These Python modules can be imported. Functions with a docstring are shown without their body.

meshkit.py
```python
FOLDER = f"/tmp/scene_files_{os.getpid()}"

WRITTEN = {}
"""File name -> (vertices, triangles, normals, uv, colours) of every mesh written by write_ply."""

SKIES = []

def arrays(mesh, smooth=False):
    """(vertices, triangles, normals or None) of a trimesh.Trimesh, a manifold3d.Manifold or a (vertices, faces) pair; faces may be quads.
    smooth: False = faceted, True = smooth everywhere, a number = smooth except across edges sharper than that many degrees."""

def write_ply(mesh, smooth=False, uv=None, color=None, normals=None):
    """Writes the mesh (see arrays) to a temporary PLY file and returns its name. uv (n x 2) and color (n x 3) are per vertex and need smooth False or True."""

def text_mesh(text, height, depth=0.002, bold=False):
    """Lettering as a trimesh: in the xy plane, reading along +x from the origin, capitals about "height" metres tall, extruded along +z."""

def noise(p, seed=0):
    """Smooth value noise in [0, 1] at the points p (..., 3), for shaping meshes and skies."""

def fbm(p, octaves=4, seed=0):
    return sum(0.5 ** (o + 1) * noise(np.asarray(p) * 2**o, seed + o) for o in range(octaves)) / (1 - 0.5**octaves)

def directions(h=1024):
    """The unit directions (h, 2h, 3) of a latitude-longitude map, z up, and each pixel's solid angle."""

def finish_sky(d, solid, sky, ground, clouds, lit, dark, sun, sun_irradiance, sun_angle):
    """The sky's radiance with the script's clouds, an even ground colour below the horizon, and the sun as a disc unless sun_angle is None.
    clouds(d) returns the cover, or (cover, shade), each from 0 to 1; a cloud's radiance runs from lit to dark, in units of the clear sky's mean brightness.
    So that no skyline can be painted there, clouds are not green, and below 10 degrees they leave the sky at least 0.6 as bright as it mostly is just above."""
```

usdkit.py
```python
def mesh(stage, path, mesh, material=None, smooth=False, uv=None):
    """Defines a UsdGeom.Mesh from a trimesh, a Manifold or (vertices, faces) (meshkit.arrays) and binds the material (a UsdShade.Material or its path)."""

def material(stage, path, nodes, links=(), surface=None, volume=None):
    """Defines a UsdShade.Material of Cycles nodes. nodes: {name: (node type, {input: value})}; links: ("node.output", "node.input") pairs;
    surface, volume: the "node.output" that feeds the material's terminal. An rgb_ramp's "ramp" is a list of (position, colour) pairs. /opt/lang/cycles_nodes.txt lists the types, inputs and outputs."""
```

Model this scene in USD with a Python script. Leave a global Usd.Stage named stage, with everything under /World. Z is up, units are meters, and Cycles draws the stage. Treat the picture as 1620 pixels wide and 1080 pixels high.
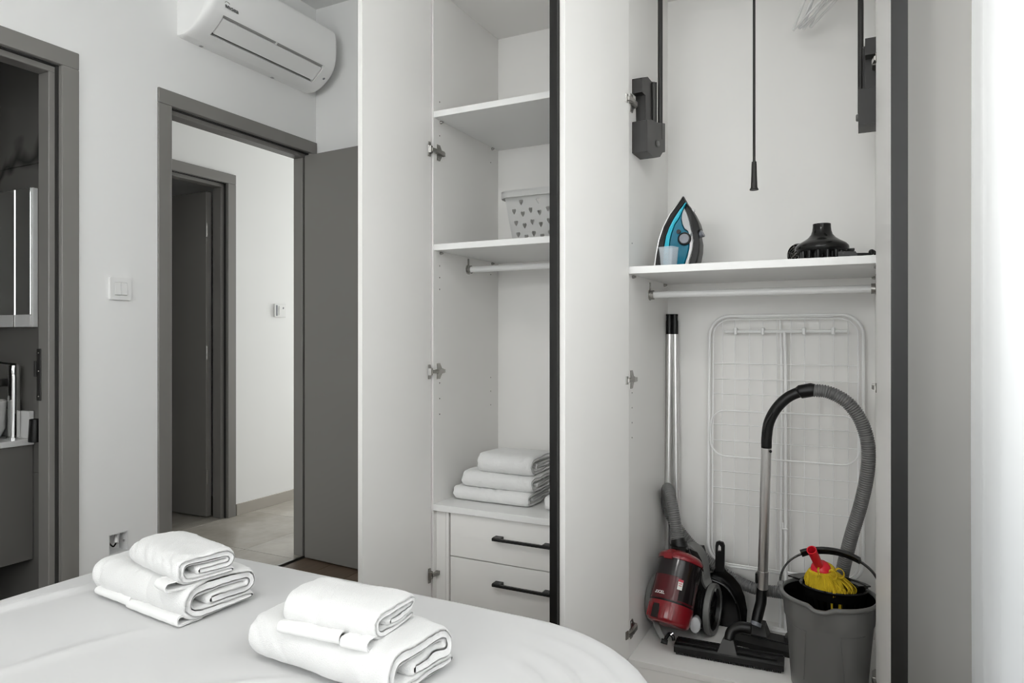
import math, random
import numpy as np, trimesh
import manifold3d as m3
from shapely.geometry import Polygon, box as sbox, Point
from shapely import affinity
from pxr import Usd, UsdGeom, UsdLux, UsdShade, Gf, Sdf
import usdkit, meshkit

stage = Usd.Stage.CreateInMemory()
UsdGeom.SetStageUpAxis(stage, 'Z')
UsdGeom.Xform.Define(stage, '/World')
UsdGeom.Scope.Define(stage, '/World/Looks')
random.seed(7)
RNG = np.random.default_rng(7)

# ------------------------------------------------------------------ camera, sky, lights, exposure
FPX, TH, HOR, CZ = 1088.0, 0.46818, 533.2, 1.126      # focal length in pixels, yaw to the left, horizon row, lens height
FW = np.array([-math.sin(TH), math.cos(TH)])
RT = np.array([math.cos(TH), math.sin(TH)])
cam = UsdGeom.Camera.Define(stage, '/World/camera')
cam.CreateHorizontalApertureAttr(36.0)
cam.CreateVerticalApertureAttr(24.0)
cam.CreateFocalLengthAttr(36.0 * FPX / 1620)
cam.CreateVerticalApertureOffsetAttr(-(540 - HOR) / 1620 * 36)
cam.CreateClippingRangeAttr((0.02, 200.0))
cam.CreateExposureAttr(0.13)
cam.AddTransformOp().Set(Gf.Matrix4d(RT[0], RT[1], 0, 0,  0, 0, 1, 0,  -FW[0], -FW[1], 0, 0,  0, 0, CZ, 1))


def rect_light(name, loc, w, h, rot, power, color):
    l = UsdLux.RectLight.Define(stage, '/World/' + name)
    l.CreateWidthAttr(w); l.CreateHeightAttr(h); l.CreateIntensityAttr(power)
    l.CreateColorAttr(Gf.Vec3f(*color))
    l.AddTranslateOp().Set(Gf.Vec3d(*loc)); l.AddRotateXYZOp().Set(Gf.Vec3f(*rot))
    return l


dome = UsdLux.DomeLight.Define(stage, '/World/sky')
dome.CreateIntensityAttr(0.6); dome.CreateColorAttr(Gf.Vec3f(0.95, 0.98, 1.0))
# daylight outside the tall bedroom window (right wall) and outside the living room end of the hall
rect_light('window_daylight', (1.05, -0.23, 2.05), 1.9, 3.85, (0, 90, 0), 7.9, (1.0, 0.99, 0.975))
rect_light('front_window_daylight', (-1.05, -2.75, 1.85), 2.3, 1.8, (90, 0, 0), 3.6, (1.0, 0.99, 0.975))  # added frontal fill for the wardrobe, through an invented window behind the camera
rect_light('hall_daylight', (-3.05, 5.9, 1.5), 1.0, 2.4, (-90, 0, 0), 9.8, (1.0, 0.99, 0.97))
lamp = UsdLux.DiskLight.Define(stage, '/World/ceiling_lamp_light')      # added fill, standing in for bounced flash; its unseen body is built below
lamp.CreateRadiusAttr(0.26); lamp.CreateIntensityAttr(17.5); lamp.CreateColorAttr(Gf.Vec3f(1.0, 0.98, 0.95))
lamp.AddTranslateOp().Set(Gf.Vec3d(-0.50, -0.25, 2.755))

# ------------------------------------------------------------------ pixel rays (for placing real things at their measured distance)
def ray(px):
    return FW + (px - 810) / FPX * RT
def at_d(px, py, d):
    q = ray(px) * d
    return np.array([q[0], q[1], CZ + (HOR - py) * d / FPX])
def at_x(px, py, X): return at_d(px, py, X / ray(px)[0])
def at_y(px, py, Y): return at_d(px, py, Y / ray(px)[1])
def at_z(px, py, Z): return at_d(px, py, (CZ - Z) * FPX / (py - HOR))

# ------------------------------------------------------------------ scene tree helpers
_used = {}
def numbered(parent, name):
    k = (parent, name); n = _used.get(k, 0); _used[k] = n + 1
    return name if n == 0 else '%s_%03d' % (name, n)
class Thing:
    def __init__(s, prim, loc, rz): s.prim, s.loc, s.rz = prim, np.array(loc, float), rz
    @property
    def path(s): return str(s.prim.GetPath())
def data(prim, label=None, cat=None, group=None, kind=None):
    for k, v in (('label', label), ('category', cat), ('group', group), ('kind', kind)):
        if v: prim.SetCustomDataByKey(k, v)
def thing(name, label, cat, loc=(0, 0, 0), rz=0.0, group=None, kind=None):
    """an Xform at the thing's base; its parts come with part()"""
    x = UsdGeom.Xform.Define(stage, '/World/' + numbered('/World', name))
    x.AddTranslateOp().Set(Gf.Vec3d(*map(float, loc)))
    if rz: x.AddRotateZOp().Set(float(math.degrees(rz)))
    data(x.GetPrim(), label, cat, group, kind)
    return Thing(x.GetPrim(), loc, rz)
def T(mesh):
    if isinstance(mesh, trimesh.Trimesh): return mesh
    v, f, _ = meshkit.arrays(mesh); return trimesh.Trimesh(v, f, process=False)
def part(th, name, mesh, mat, smooth=30, label=None, local=False, kind=None):
    """a mesh under a thing (or under a part, given as a Part); mesh in world coordinates unless local"""
    m = T(mesh).copy(); root = th
    if not local:
        m.apply_translation(-root.loc)
        if root.rz: m.apply_transform(trimesh.transformations.rotation_matrix(-root.rz, [0, 0, 1]))
    p = usdkit.mesh(stage, th.path + '/' + numbered(th.path, name), m, MAT[mat], smooth=smooth)
    data(p.GetPrim(), label, kind=kind)
    return Thing(p.GetPrim(), root.loc, root.rz)
def single(name, mesh, mat, label, cat=None, smooth=30, group=None, kind=None):
    p = usdkit.mesh(stage, '/World/' + numbered('/World', name), T(mesh), MAT[mat], smooth=smooth)
    data(p.GetPrim(), label, cat, group, kind)
    return Thing(p.GetPrim(), (0, 0, 0), 0)
def dup(src, loc, rz, label, group=None):
    was = src.prim.GetCustomData()
    t = thing(src.prim.GetName(), label, was['category'], loc, rz, group or was.get('group'))
    t.prim.GetReferences().AddInternalReference(src.prim.GetPath()); t.prim.SetInstanceable(True)
    data(t.prim, label, was['category'], group or was.get('group'))
    return t

# ------------------------------------------------------------------ shape helpers
cat_ = lambda *ms: trimesh.util.concatenate([T(m) for m in ms])
def bx(x0, y0, z0, x1, y1, z1, b=0.0):
    """box between two corners, edges chamfered by b"""
    a, c = np.minimum((x0, y0, z0), (x1, y1, z1)), np.maximum((x0, y0, z0), (x1, y1, z1))
    b = min(b, 0.45 * (c - a).min())
    if b <= 0:
        m = trimesh.creation.box(c - a); m.apply_translation((a + c) / 2); return m
    pts = []
    for sx in (0, 1):
        for sy in (0, 1):
            for sz in (0, 1):
                p = np.where((sx, sy, sz), c, a); q = np.where((sx, sy, sz), -1, 1) * b
                for k in range(3):
                    r = p + q; r[k] = p[k]; pts.append(r)
    return hull(pts)
def hull(pts):
    return T(m3.Manifold.hull_points(np.asarray(pts, float)))
def move(m, t=(0, 0, 0), M=None):
    m = T(m).copy()
    if M is not None: m.apply_transform(M)
    m.apply_translation(t); return m
def rot(m, ang, axis, at=(0, 0, 0)):
    m = T(m).copy(); m.apply_transform(trimesh.transformations.rotation_matrix(ang, axis, at)); return m
def frame(o, z, xh=(1, 0, 0)):
    z = np.asarray(z, float); z = z / np.linalg.norm(z); xh = np.asarray(xh, float)
    if abs(z @ xh) > 0.98 * np.linalg.norm(xh): xh = np.array([0.0, 1.0, 0.0])
    x = xh - z * (xh @ z); x /= np.linalg.norm(x); y = np.cross(z, x)
    M = np.eye(4); M[:3, 0], M[:3, 1], M[:3, 2], M[:3, 3] = x, y, z, o
    return M
def spline(P, n=12, closed=False):
    """Catmull-Rom through the points"""
    P = np.asarray(P, float); N = len(P); out = []
    Q = np.vstack([P[-1], P, P[0], P[1]]) if closed else np.vstack([2 * P[0] - P[1], P, 2 * P[-1] - P[-2]])
    for i in range(N if closed else N - 1):
        p0, p1, p2, p3 = Q[i:i + 4]
        for t in np.arange(n) / n:
            out.append(0.5 * (2 * p1 + (p2 - p0) * t + (2 * p0 - 5 * p1 + 4 * p2 - p3) * t * t + (3 * p1 - p0 - 3 * p2 + p3) * t ** 3))
    if not closed: out.append(P[-1])
    return np.array(out)
def tube(P, r, sides=10, closed=False, caps=True):
    """round bar along a polyline; r a number or one per point"""
    P = np.asarray(P, float); n = len(P); r = np.broadcast_to(r, (n,)).astype(float)
    tg = (np.roll(P, -1, 0) - np.roll(P, 1, 0)) if closed else np.gradient(P, axis=0)
    tg /= np.linalg.norm(tg, axis=1, keepdims=True) + 1e-12
    a = np.cross(tg[0], [0, 0, 1.0]);  a = a if np.linalg.norm(a) > 0.1 else np.cross(tg[0], [1.0, 0, 0])
    A = []
    for k in range(n):
        a = a - tg[k] * (a @ tg[k]); a /= np.linalg.norm(a); A.append(a)
    A = np.array(A)
    if closed:   # untwist
        b0 = np.cross(tg[0], A[0]); e = A[-1] - tg[0] * (A[-1] @ tg[0]); w = math.atan2(e @ b0, e @ A[0])
    B = np.cross(tg, A); ang = np.arange(sides) * 2 * np.pi / sides
    if closed: an = ang[None, :] - (w * np.arange(n) / n)[:, None]
    else: an = np.broadcast_to(ang, (n, sides))
    v = P[:, None] + r[:, None, None] * (np.cos(an)[..., None] * A[:, None] + np.sin(an)[..., None] * B[:, None])
    f = []
    for i in range(n if closed else n - 1):
        j = (i + 1) % n
        for s in range(sides):
            t = (s + 1) % sides
            f += [[i * sides + s, i * sides + t, j * sides + t], [i * sides + s, j * sides + t, j * sides + s]]
    v = v.reshape(-1, 3)
    if caps and not closed:
        c0, c1 = len(v), len(v) + 1; v = np.vstack([v, P[0], P[-1]])
        for s in range(sides):
            t = (s + 1) % sides
            f += [[c0, t, s], [c1, (n - 1) * sides + s, (n - 1) * sides + t]]
    return trimesh.Trimesh(v, f, process=False)
def lathe(prof, sides=32, M=None):
    """revolve (r, z) profile about z; M places it"""
    prof = np.asarray(prof, float); n = len(prof); ang = np.arange(sides) * 2 * np.pi / sides
    v = np.stack([prof[:, None, 0] * np.cos(ang), prof[:, None, 0] * np.sin(ang), np.broadcast_to(prof[:, None, 1], (n, sides))], -1).reshape(-1, 3)
    f = []
    for i in range(n - 1):
        for s in range(sides):
            t = (s + 1) % sides
            f += [[i * sides + s, i * sides + t, (i + 1) * sides + t], [i * sides + s, (i + 1) * sides + t, (i + 1) * sides + s]]
    m = trimesh.Trimesh(v, f, process=False)
    m.merge_vertices(); m.update_faces(m.nondegenerate_faces()); 
    if m.volume < 0: m.invert()
    if M is not None: m.apply_transform(M)
    return m
def extr(poly, depth, M=None):
    """extrude a shapely polygon (or a list of points) along +z by depth, then place by M"""
    poly = poly if hasattr(poly, 'exterior') else Polygon(poly)
    m = trimesh.creation.extrude_polygon(poly, depth, engine='earcut')
    if M is not None: m.apply_transform(M)
    return m
def ext_x(poly, x0, x1):
    """polygon in (y, z), extruded along x"""
    M = np.array([[0, 0, 1, x0], [1, 0, 0, 0], [0, 1, 0, 0], [0, 0, 0, 1.0]]); return extr(poly, x1 - x0, M)
def ext_y(poly, y0, y1):
    """polygon in (x, z), extruded along y"""
    M = np.array([[1, 0, 0, 0], [0, 0, -1, y1], [0, 1, 0, 0], [0, 0, 0, 1.0]]); return extr(poly, y1 - y0, M)
def ext_z(poly, z0, z1):
    return move(extr(poly, z1 - z0), (0, 0, z0))
def rrect(x0, y0, x1, y1, r, q=6):
    return sbox(x0 + r, y0 + r, x1 - r, y1 - r).buffer(r, quad_segs=q)
def loft(rings, cap=True):
    """closed rings of equal point count, joined in order"""
    n = len(rings[0]); v = np.vstack(rings); f = []
    for i in range(len(rings) - 1):
        for s in range(n):
            t = (s + 1) % n
            f += [[i * n + s, i * n + t, (i + 1) * n + t], [i * n + s, (i + 1) * n + t, (i + 1) * n + s]]
    if cap:
        for base, flip in ((0, True), ((len(rings) - 1) * n, False)):
            c = len(v); v = np.vstack([v, v[base:base + n].mean(0)])
            for s in range(n):
                t = (s + 1) % n
                f.append([c, base + t, base + s] if flip else [c, base + s, base + t])
    m = trimesh.Trimesh(v, f, process=False)
    if m.volume < 0: m.invert()
    return m

def man(m):
    m = T(m).copy(); m.merge_vertices(); return m3.Manifold(m3.Mesh(np.asarray(m.vertices, np.float32), np.asarray(m.faces, np.uint32)))
def union(*ms):
    out = man(ms[0])
    for m in ms[1:]: out = out + man(m)
    return T(out)

# ------------------------------------------------------------------ materials
MAT = {}
def pmat(name, color, rough=0.5, metal=0.0, bump=None, vary=None, **kw):
    """principled material; bump = (scale, strength, distance); vary = (scale, second colour) mottles the colour"""
    nodes = {'p': ('principled_bsdf', {'base_color': color, 'roughness': rough, 'metallic': metal, **kw})}
    links = []
    if bump or vary: nodes['tc'] = ('texture_coordinate', {})
    if bump:
        nodes['n'] = ('noise_texture', {'scale': bump[0], 'detail': 3.0})
        nodes['b'] = ('bump', {'strength': bump[1], 'distance': bump[2]})
        links += [('tc.object', 'n.vector'), ('n.fac', 'b.height'), ('b.normal', 'p.normal')]
    if vary:
        nodes['vn'] = ('noise_texture', {'scale': vary[0], 'detail': 4.0})
        nodes['vm'] = ('mix', {'color1': color, 'color2': vary[1]})
        links += [('tc.object', 'vn.vector'), ('vn.fac', 'vm.fac'), ('vm.color', 'p.base_color')]
    MAT[name] = usdkit.material(stage, '/World/Looks/' + name, nodes, links, surface='p.BSDF')
pmat('wall_paint', (0.84, 0.84, 0.83), 0.75, bump=(220, 0.06, 0.002))
pmat('bath_wall_light', (0.52, 0.51, 0.49), 0.3)
pmat('ceiling_paint', (0.84, 0.84, 0.83), 0.85, bump=(150, 0.05, 0.002))
pmat('white_laminate', (0.88, 0.868, 0.845), 0.42, bump=(900, 0.04, 0.0005))
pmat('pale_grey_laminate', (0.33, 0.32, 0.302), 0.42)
pmat('white_panel_edge', (0.84, 0.84, 0.83), 0.38)
pmat('grey_door', (0.215, 0.206, 0.195), 0.42, bump=(400, 0.05, 0.0006))
pmat('dark_groove', (0.02, 0.02, 0.02), 0.8)
pmat('black_profile', (0.010, 0.010, 0.0095), 0.30, specular_ior_level=0.4)
pmat('black_powder', (0.022, 0.021, 0.020), 0.45, bump=(700, 0.1, 0.0005))
pmat('handle_black', (0.012, 0.012, 0.012), 0.4)
pmat('nickel', (0.42, 0.41, 0.39), 0.30, 1.0)
pmat('chrome', (0.82, 0.82, 0.82), 0.06, 1.0)
pmat('steel_tube', (0.78, 0.775, 0.77), 0.36, 1.0)
pmat('white_plastic', (0.82, 0.82, 0.81), 0.28)
pmat('ac_white', (0.93, 0.93, 0.92), 0.25)
pmat('ac_grey', (0.42, 0.42, 0.42), 0.35)
pmat('black_plastic', (0.006, 0.006, 0.006), 0.36, specular_ior_level=0.35)
pmat('black_gloss', (0.005, 0.005, 0.005), 0.14, specular_ior_level=0.4)
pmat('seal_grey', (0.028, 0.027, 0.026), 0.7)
pmat('black_rubber', (0.008, 0.008, 0.008), 0.7)
pmat('grey_plastic', (0.16, 0.16, 0.155), 0.45)
pmat('sheet_cotton', (0.66, 0.66, 0.66), 0.85, bump=(1400, 0.08, 0.0004), sheen_weight=0.15)
pmat('towel_terry', (0.79, 0.79, 0.785), 0.95, bump=(420, 0.5, 0.003), sheen_weight=0.35)
pmat('towel_hem', (0.86, 0.86, 0.855), 0.85, bump=(1500, 0.2, 0.0006))
pmat('fabric_base', (0.45, 0.44, 0.42), 0.9, bump=(700, 0.3, 0.001))
pmat('marble_counter', (0.75, 0.75, 0.74), 0.2)
pmat('ceramic', (0.78, 0.78, 0.77), 0.12)
pmat('vanity_grey', (0.16, 0.155, 0.145), 0.4)
pmat('mirror', (0.85, 0.87, 0.86), 0.03, 1.0)
pmat('silver_label', (0.75, 0.75, 0.75), 0.3)
pmat('wire_white', (0.92, 0.92, 0.91), 0.35)
pmat('red_gloss', (0.22, 0.008, 0.014), 0.16, coat_weight=0.25)
pmat('red_clear', (0.085, 0.008, 0.012), 0.12, coat_weight=0.2, specular_ior_level=0.35)
pmat('smoke_clear', (0.010, 0.007, 0.008), 0.12, coat_weight=0.15)
pmat('red_socket', (0.70, 0.012, 0.03), 0.3)
pmat('mop_yellow', (0.62, 0.43, 0.01), 0.9, bump=(500, 0.5, 0.002))
pmat('bucket_grey', (0.145, 0.145, 0.14), 0.30)
pmat('hose_grey', (0.15, 0.15, 0.148), 0.28)
pmat('teal_plastic', (0.004, 0.17, 0.27), 0.12, coat_weight=0.4)
pmat('light_blue', (0.03, 0.50, 0.66), 0.2)
pmat('iron_grey', (0.46, 0.47, 0.48), 0.3)
pmat('dial_grey', (0.20, 0.21, 0.24), 0.3)
pmat('label_white', (0.75, 0.73, 0.70), 0.5)
pmat('label_red', (0.55, 0.05, 0.08), 0.5)
pmat('print_dark', (0.12, 0.12, 0.12), 0.5)
pmat('print_white', (0.85, 0.82, 0.82), 0.4)
pmat('skirting_tile', (0.40, 0.37, 0.33), 0.25, vary=(3.0, (0.46, 0.43, 0.38)))
pmat('grout', (0.30, 0.28, 0.25), 0.9)
pmat('dark_grout', (0.06, 0.058, 0.055), 0.9)
MAT['cup_clear'] = usdkit.material(stage, '/World/Looks/cup_clear', {
    'p': ('principled_bsdf', {'base_color': (0.80, 0.83, 0.86), 'roughness': 0.3}), 't': ('transparent_bsdf', {'color': (0.92, 0.94, 0.96)}), 'm': ('mix_closure', {'fac': 0.30})},
    [('t.BSDF', 'm.closure1'), ('p.BSDF', 'm.closure2')], surface='m.closure')
MAT['window_glass'] = usdkit.material(stage, '/World/Looks/window_glass', {
    'g': ('glossy_bsdf', {'roughness': 0.0, 'color': (1, 1, 1)}), 't': ('transparent_bsdf', {'color': (0.97, 0.98, 0.98)}), 'f': ('fresnel', {'IOR': 1.45}), 'm': ('mix_closure', {})},
    [('f.fac', 'm.fac'), ('t.BSDF', 'm.closure1'), ('g.BSDF', 'm.closure2')], surface='m.closure')
MAT['curtain_sheer'] = usdkit.material(stage, '/World/Looks/curtain_sheer', {
    'd': ('diffuse_bsdf', {'color': (0.86, 0.86, 0.86)}), 't': ('translucent_bsdf', {'color': (0.86, 0.86, 0.86)}), 'm': ('mix_closure', {'fac': 0.5})},
    [('d.BSDF', 'm.closure1'), ('t.BSDF', 'm.closure2')], surface='m.closure')
MAT['basket_plastic'] = usdkit.material(stage, '/World/Looks/basket_plastic', {
    'd': ('principled_bsdf', {'base_color': (0.80, 0.80, 0.79), 'roughness': 0.4}), 't': ('translucent_bsdf', {'color': (0.86, 0.86, 0.85)}), 'm': ('mix_closure', {'fac': 0.5})},
    [('d.BSDF', 'm.closure1'), ('t.BSDF', 'm.closure2')], surface='m.closure')
def random_tone(name, dark, light, rough, grain=None, bump=None):
    """each piece its own tone (object random), with grain stretched along one axis"""
    nodes = {'oi': ('object_info', {}), 'tc': ('texture_coordinate', {}), 'mp': ('mapping', {'scale': grain or (1, 1, 1)}), 'n': ('noise_texture', {'scale': 6.0, 'detail': 5.0, 'roughness': 0.6}),
             'r': ('mix', {'color1': dark, 'color2': light}), 'g': ('mix', {'mix_type': 'multiply', 'fac': 0.55}), 'ramp': ('rgb_ramp', {'ramp': [(0.3, (0.6, 0.6, 0.6)), (0.7, (1.1, 1.1, 1.1))]}),
             'p': ('principled_bsdf', {'roughness': rough})}
    links = [('oi.random', 'r.fac'), ('tc.object', 'mp.vector'), ('mp.vector', 'n.vector'), ('n.fac', 'ramp.fac'), ('r.color', 'g.color1'), ('ramp.color', 'g.color2'), ('g.color', 'p.base_color')]
    if bump:
        nodes['b'] = ('bump', {'strength': bump, 'distance': 0.001}); links += [('n.fac', 'b.height'), ('b.normal', 'p.normal')]
    MAT[name] = usdkit.material(stage, '/World/Looks/' + name, nodes, links, surface='p.BSDF')
random_tone('oak_plank', (0.145, 0.10, 0.068), (0.215, 0.155, 0.11), 0.42, grain=(18, 1.2, 1), bump=0.15)
random_tone('hall_tile', (0.40, 0.37, 0.325), (0.46, 0.43, 0.385), 0.16, grain=(1, 1, 1))
random_tone('bath_tile', (0.09, 0.088, 0.082), (0.11, 0.107, 0.10), 0.3, grain=(1, 1, 1))
# dark marble wall tile with sparse black veins
MAT['marble_tile'] = usdkit.material(stage, '/World/Looks/marble_tile', {
    'tc': ('texture_coordinate', {}), 'mp': ('mapping', {'rotation': (0.3, 0.2, 0.5), 'scale': (1, 1, 1)}),
    'n': ('noise_texture', {'scale': 0.75, 'detail': 5.0, 'roughness': 0.5, 'distortion': 0.5}), 'a': ('math', {'math_type': 'subtract', 'value2': 0.5}), 'b': ('math', {'math_type': 'absolute'}),
    'r': ('rgb_ramp', {'ramp': [(0.0, (0.05, 0.05, 0.048)), (0.006, (0.09, 0.088, 0.08)), (0.016, (0.17, 0.165, 0.155)), (1.0, (0.20, 0.195, 0.185))]}),
    'p': ('principled_bsdf', {'roughness': 0.22})},
    [('tc.object', 'mp.vector'), ('mp.vector', 'n.vector'), ('n.fac', 'a.value1'), ('a.value', 'b.value1'), ('b.value', 'r.fac'), ('r.color', 'p.base_color')], surface='p.BSDF')

# ------------------------------------------------------------------ the room shell
XL, XR, YB, YN, ZC = -2.527, 0.42, 2.735, -2.3, 2.831    # left wall, window wall, wardrobe wall, wall behind the camera, ceiling
WT = 0.09                                                # thickness of the left wall
XH = -3.516                                              # far wall of the hall
def struct(name, mesh, mat, label, smooth=30): return single(name, mesh, mat, label, None, smooth, kind='structure')
S = dict(kind='structure')
# left wall: openings for the bathroom door and the bedroom door, and the cut-out of the wall box near the bed
wl = sbox(YN, 0, YB + 0.1, ZC).difference(sbox(0.653, -1, 1.471, 2.108)).difference(sbox(1.870, -1, 2.710, 2.092)).difference(sbox(1.628, 0.303, 1.704, 0.379))
struct('wall_left', ext_x(wl, XL - WT, XL), 'wall_paint', 'white painted wall with the two grey door frames and the air conditioner')
struct('wall_back', bx(XL, YB, 0, XR + 0.1, YB + 0.1, ZC), 'wall_paint', 'white wall behind the open door and the wardrobe')
wr = sbox(YN, 0, YB, ZC).difference(sbox(-1.9, 0.06, 2.10, 2.62))
struct('wall_right', ext_x(wr, XR, XR + 0.2), 'wall_paint', 'white window wall beside the curtain')
wf = sbox(XL - WT, 0, XR + 0.2, ZC).difference(sbox(-2.1, 0.9, 0.0, 2.5))
struct('wall_front', ext_y(wf, YN - 0.1, YN), 'wall_paint', 'white wall at the head of the bed')
w = thing('window_3', 'added wide window for frontal fill, unseen in the wall behind the camera', None, (-1.05, YN - 0.05, 0.9), kind='structure')  # invented opening, out of view, that lets the frontal fill in
for x0, x1 in ((-2.1, -1.05), (-1.05, 0.0)):
    o = sbox(x0, 0.9, x1, 2.5)
    part(w, 'window_frame', ext_y(o.difference(o.buffer(-0.05, join_style=2)), YN - 0.07, YN - 0.02), 'white_plastic'); part(w, 'pane', ext_y(o.buffer(-0.05, join_style=2), YN - 0.05, YN - 0.044), 'window_glass')
struct('ceiling', bx(XL - WT, YN - 0.1, ZC, XR + 0.2, YB + 0.1, ZC + 0.1), 'ceiling_paint', 'white bedroom ceiling above the air conditioner')
# window frame and glass behind the curtain
w = thing('window_1', 'tall balcony window behind the white curtain', None, (XR + 0.1, 0.06, 0.06), kind='structure')
for k, (y0, y1) in enumerate(((-1.9, -0.57), (-0.57, 0.76), (0.76, 2.10))):
    o = sbox(y0, 0.06, y1, 2.62); part(w, 'window_frame', ext_x(o.difference(o.buffer(-0.055, join_style=2)), XR + 0.08, XR + 0.13), 'white_plastic')
    part(w, 'pane', ext_x(o.buffer(-0.055, join_style=2), XR + 0.1, XR + 0.106), 'window_glass')
# bedroom floor: brown planks on a screed
fl = thing('floor', 'brown wood plank floor of the bedroom', None, (0, 0, 0), kind='structure')
part(fl, 'screed', bx(XL - 0.03, YN - 0.1, -0.05, XR + 0.2, YB + 0.1, -0.013), 'dark_groove')
row = 0; x = XL
while x < XR + 0.05:
    x1 = min(x + 0.19, XR + 0.1); y = YN - (row * 0.47 % 1.2)
    while y < YB:
        y0, y1 = max(y, YN), min(y + 1.2, YB)
        if y1 - y0 > 0.02: part(fl, 'plank', bx(x + 0.0008, y0 + 0.0008, -0.013, x1 - 0.0008, y1 - 0.0008, 0.0, 0.0012), 'oak_plank', smooth=False)
        y += 1.2
    x += 0.19; row += 1

# ------------------------------------------------------------------ hall behind the bedroom door
HY0, HY1 = 1.66, 5.6
hl = sbox(HY0, 0, HY1, ZC).difference(sbox(2.218, -1, 3.041, 2.103))
struct('wall_hall', ext_x(hl, XH - 0.1, XH), 'wall_paint', 'white hall wall seen through the open bedroom door')
struct('wall_hall_near', bx(XL - WT, YB + 0.1, 0, XL, HY1, ZC), 'wall_paint', 'white hall wall continuing beyond the bedroom')
struct('wall_hall_side', bx(XH - 1.6, 1.59, 0, XL - WT, 1.66, ZC), 'wall_paint', 'white wall between the hall and the bathroom')
struct('ceiling', bx(XH - 1.6, HY0 - 0.1, ZC, XL - WT, HY1 + 0.1, ZC + 0.1), 'ceiling_paint', 'white hall ceiling')
we = sbox(XH, 0, XL, ZC).difference(sbox(XH + 0.04, 0.02, XL - 0.05, 2.55))
struct('wall_hall_end', ext_y(we, HY1, HY1 + 0.1), 'wall_paint', 'white wall with the window at the far end of the hall')
w = thing('window_2', 'glazed balcony door at the far end of the hall', None, (XH + 0.45, HY1 + 0.05, 0.02), kind='structure')
o = sbox(XH + 0.04, 0.02, XL - 0.05, 2.55)
part(w, 'window_frame', ext_y(o.difference(o.buffer(-0.05, join_style=2)), HY1 + 0.03, HY1 + 0.08), 'white_plastic')
part(w, 'pane', ext_y(o.buffer(-0.05, join_style=2), HY1 + 0.05, HY1 + 0.056), 'window_glass')
ft = thing('floor', 'glossy beige tile floor of the hall', None, (0, 0, 0), kind='structure')
part(ft, 'tile_bed', bx(XH - 1.6, HY0, -0.05, XL - 0.03, HY1 + 0.1, -0.008), 'grout')
def tiles(parent, x0, x1, y0, y1, s, ox, oy, mat, g=0.0012, sy=None):
    sy = sy or s
    for i in range(-1, int((x1 - x0) / s) + 2):
        for j in range(-1, int((y1 - y0) / sy) + 2):
            a0, a1 = max(x0, x0 + ox + i * s), min(x1, x0 + ox + (i + 1) * s); b0, b1 = max(y0, y0 + oy + j * sy), min(y1, y0 + oy + (j + 1) * sy)
            if a1 - a0 > 0.01 and b1 - b0 > 0.01: part(parent, 'tile', bx(a0 + g, b0 + g, -0.008, a1 - g, b1 - g, 0.0, 0.0008), mat, smooth=False)
tiles(ft, XH, XL - 0.035, HY0, HY1, 0.60, 0.0, 0.36, 'hall_tile', sy=0.60)
tiles(ft, XH - 1.6, XH - 0.0, HY0, 3.4, 0.60, 0.30, 0.1, 'hall_tile', sy=0.60)
sk = thing('baseboard_hall', 'low beige tile skirting along the hall wall', None, (XH, 3.07, 0), kind='structure')
yy = 3.088
while yy < HY1 - 0.01:
    part(sk, 'skirting_tile', bx(XH, yy + 0.001, 0.0, XH + 0.009, min(yy + 0.599, HY1) , 0.072, 0.0015), 'skirting_tile'); yy += 0.6
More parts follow.
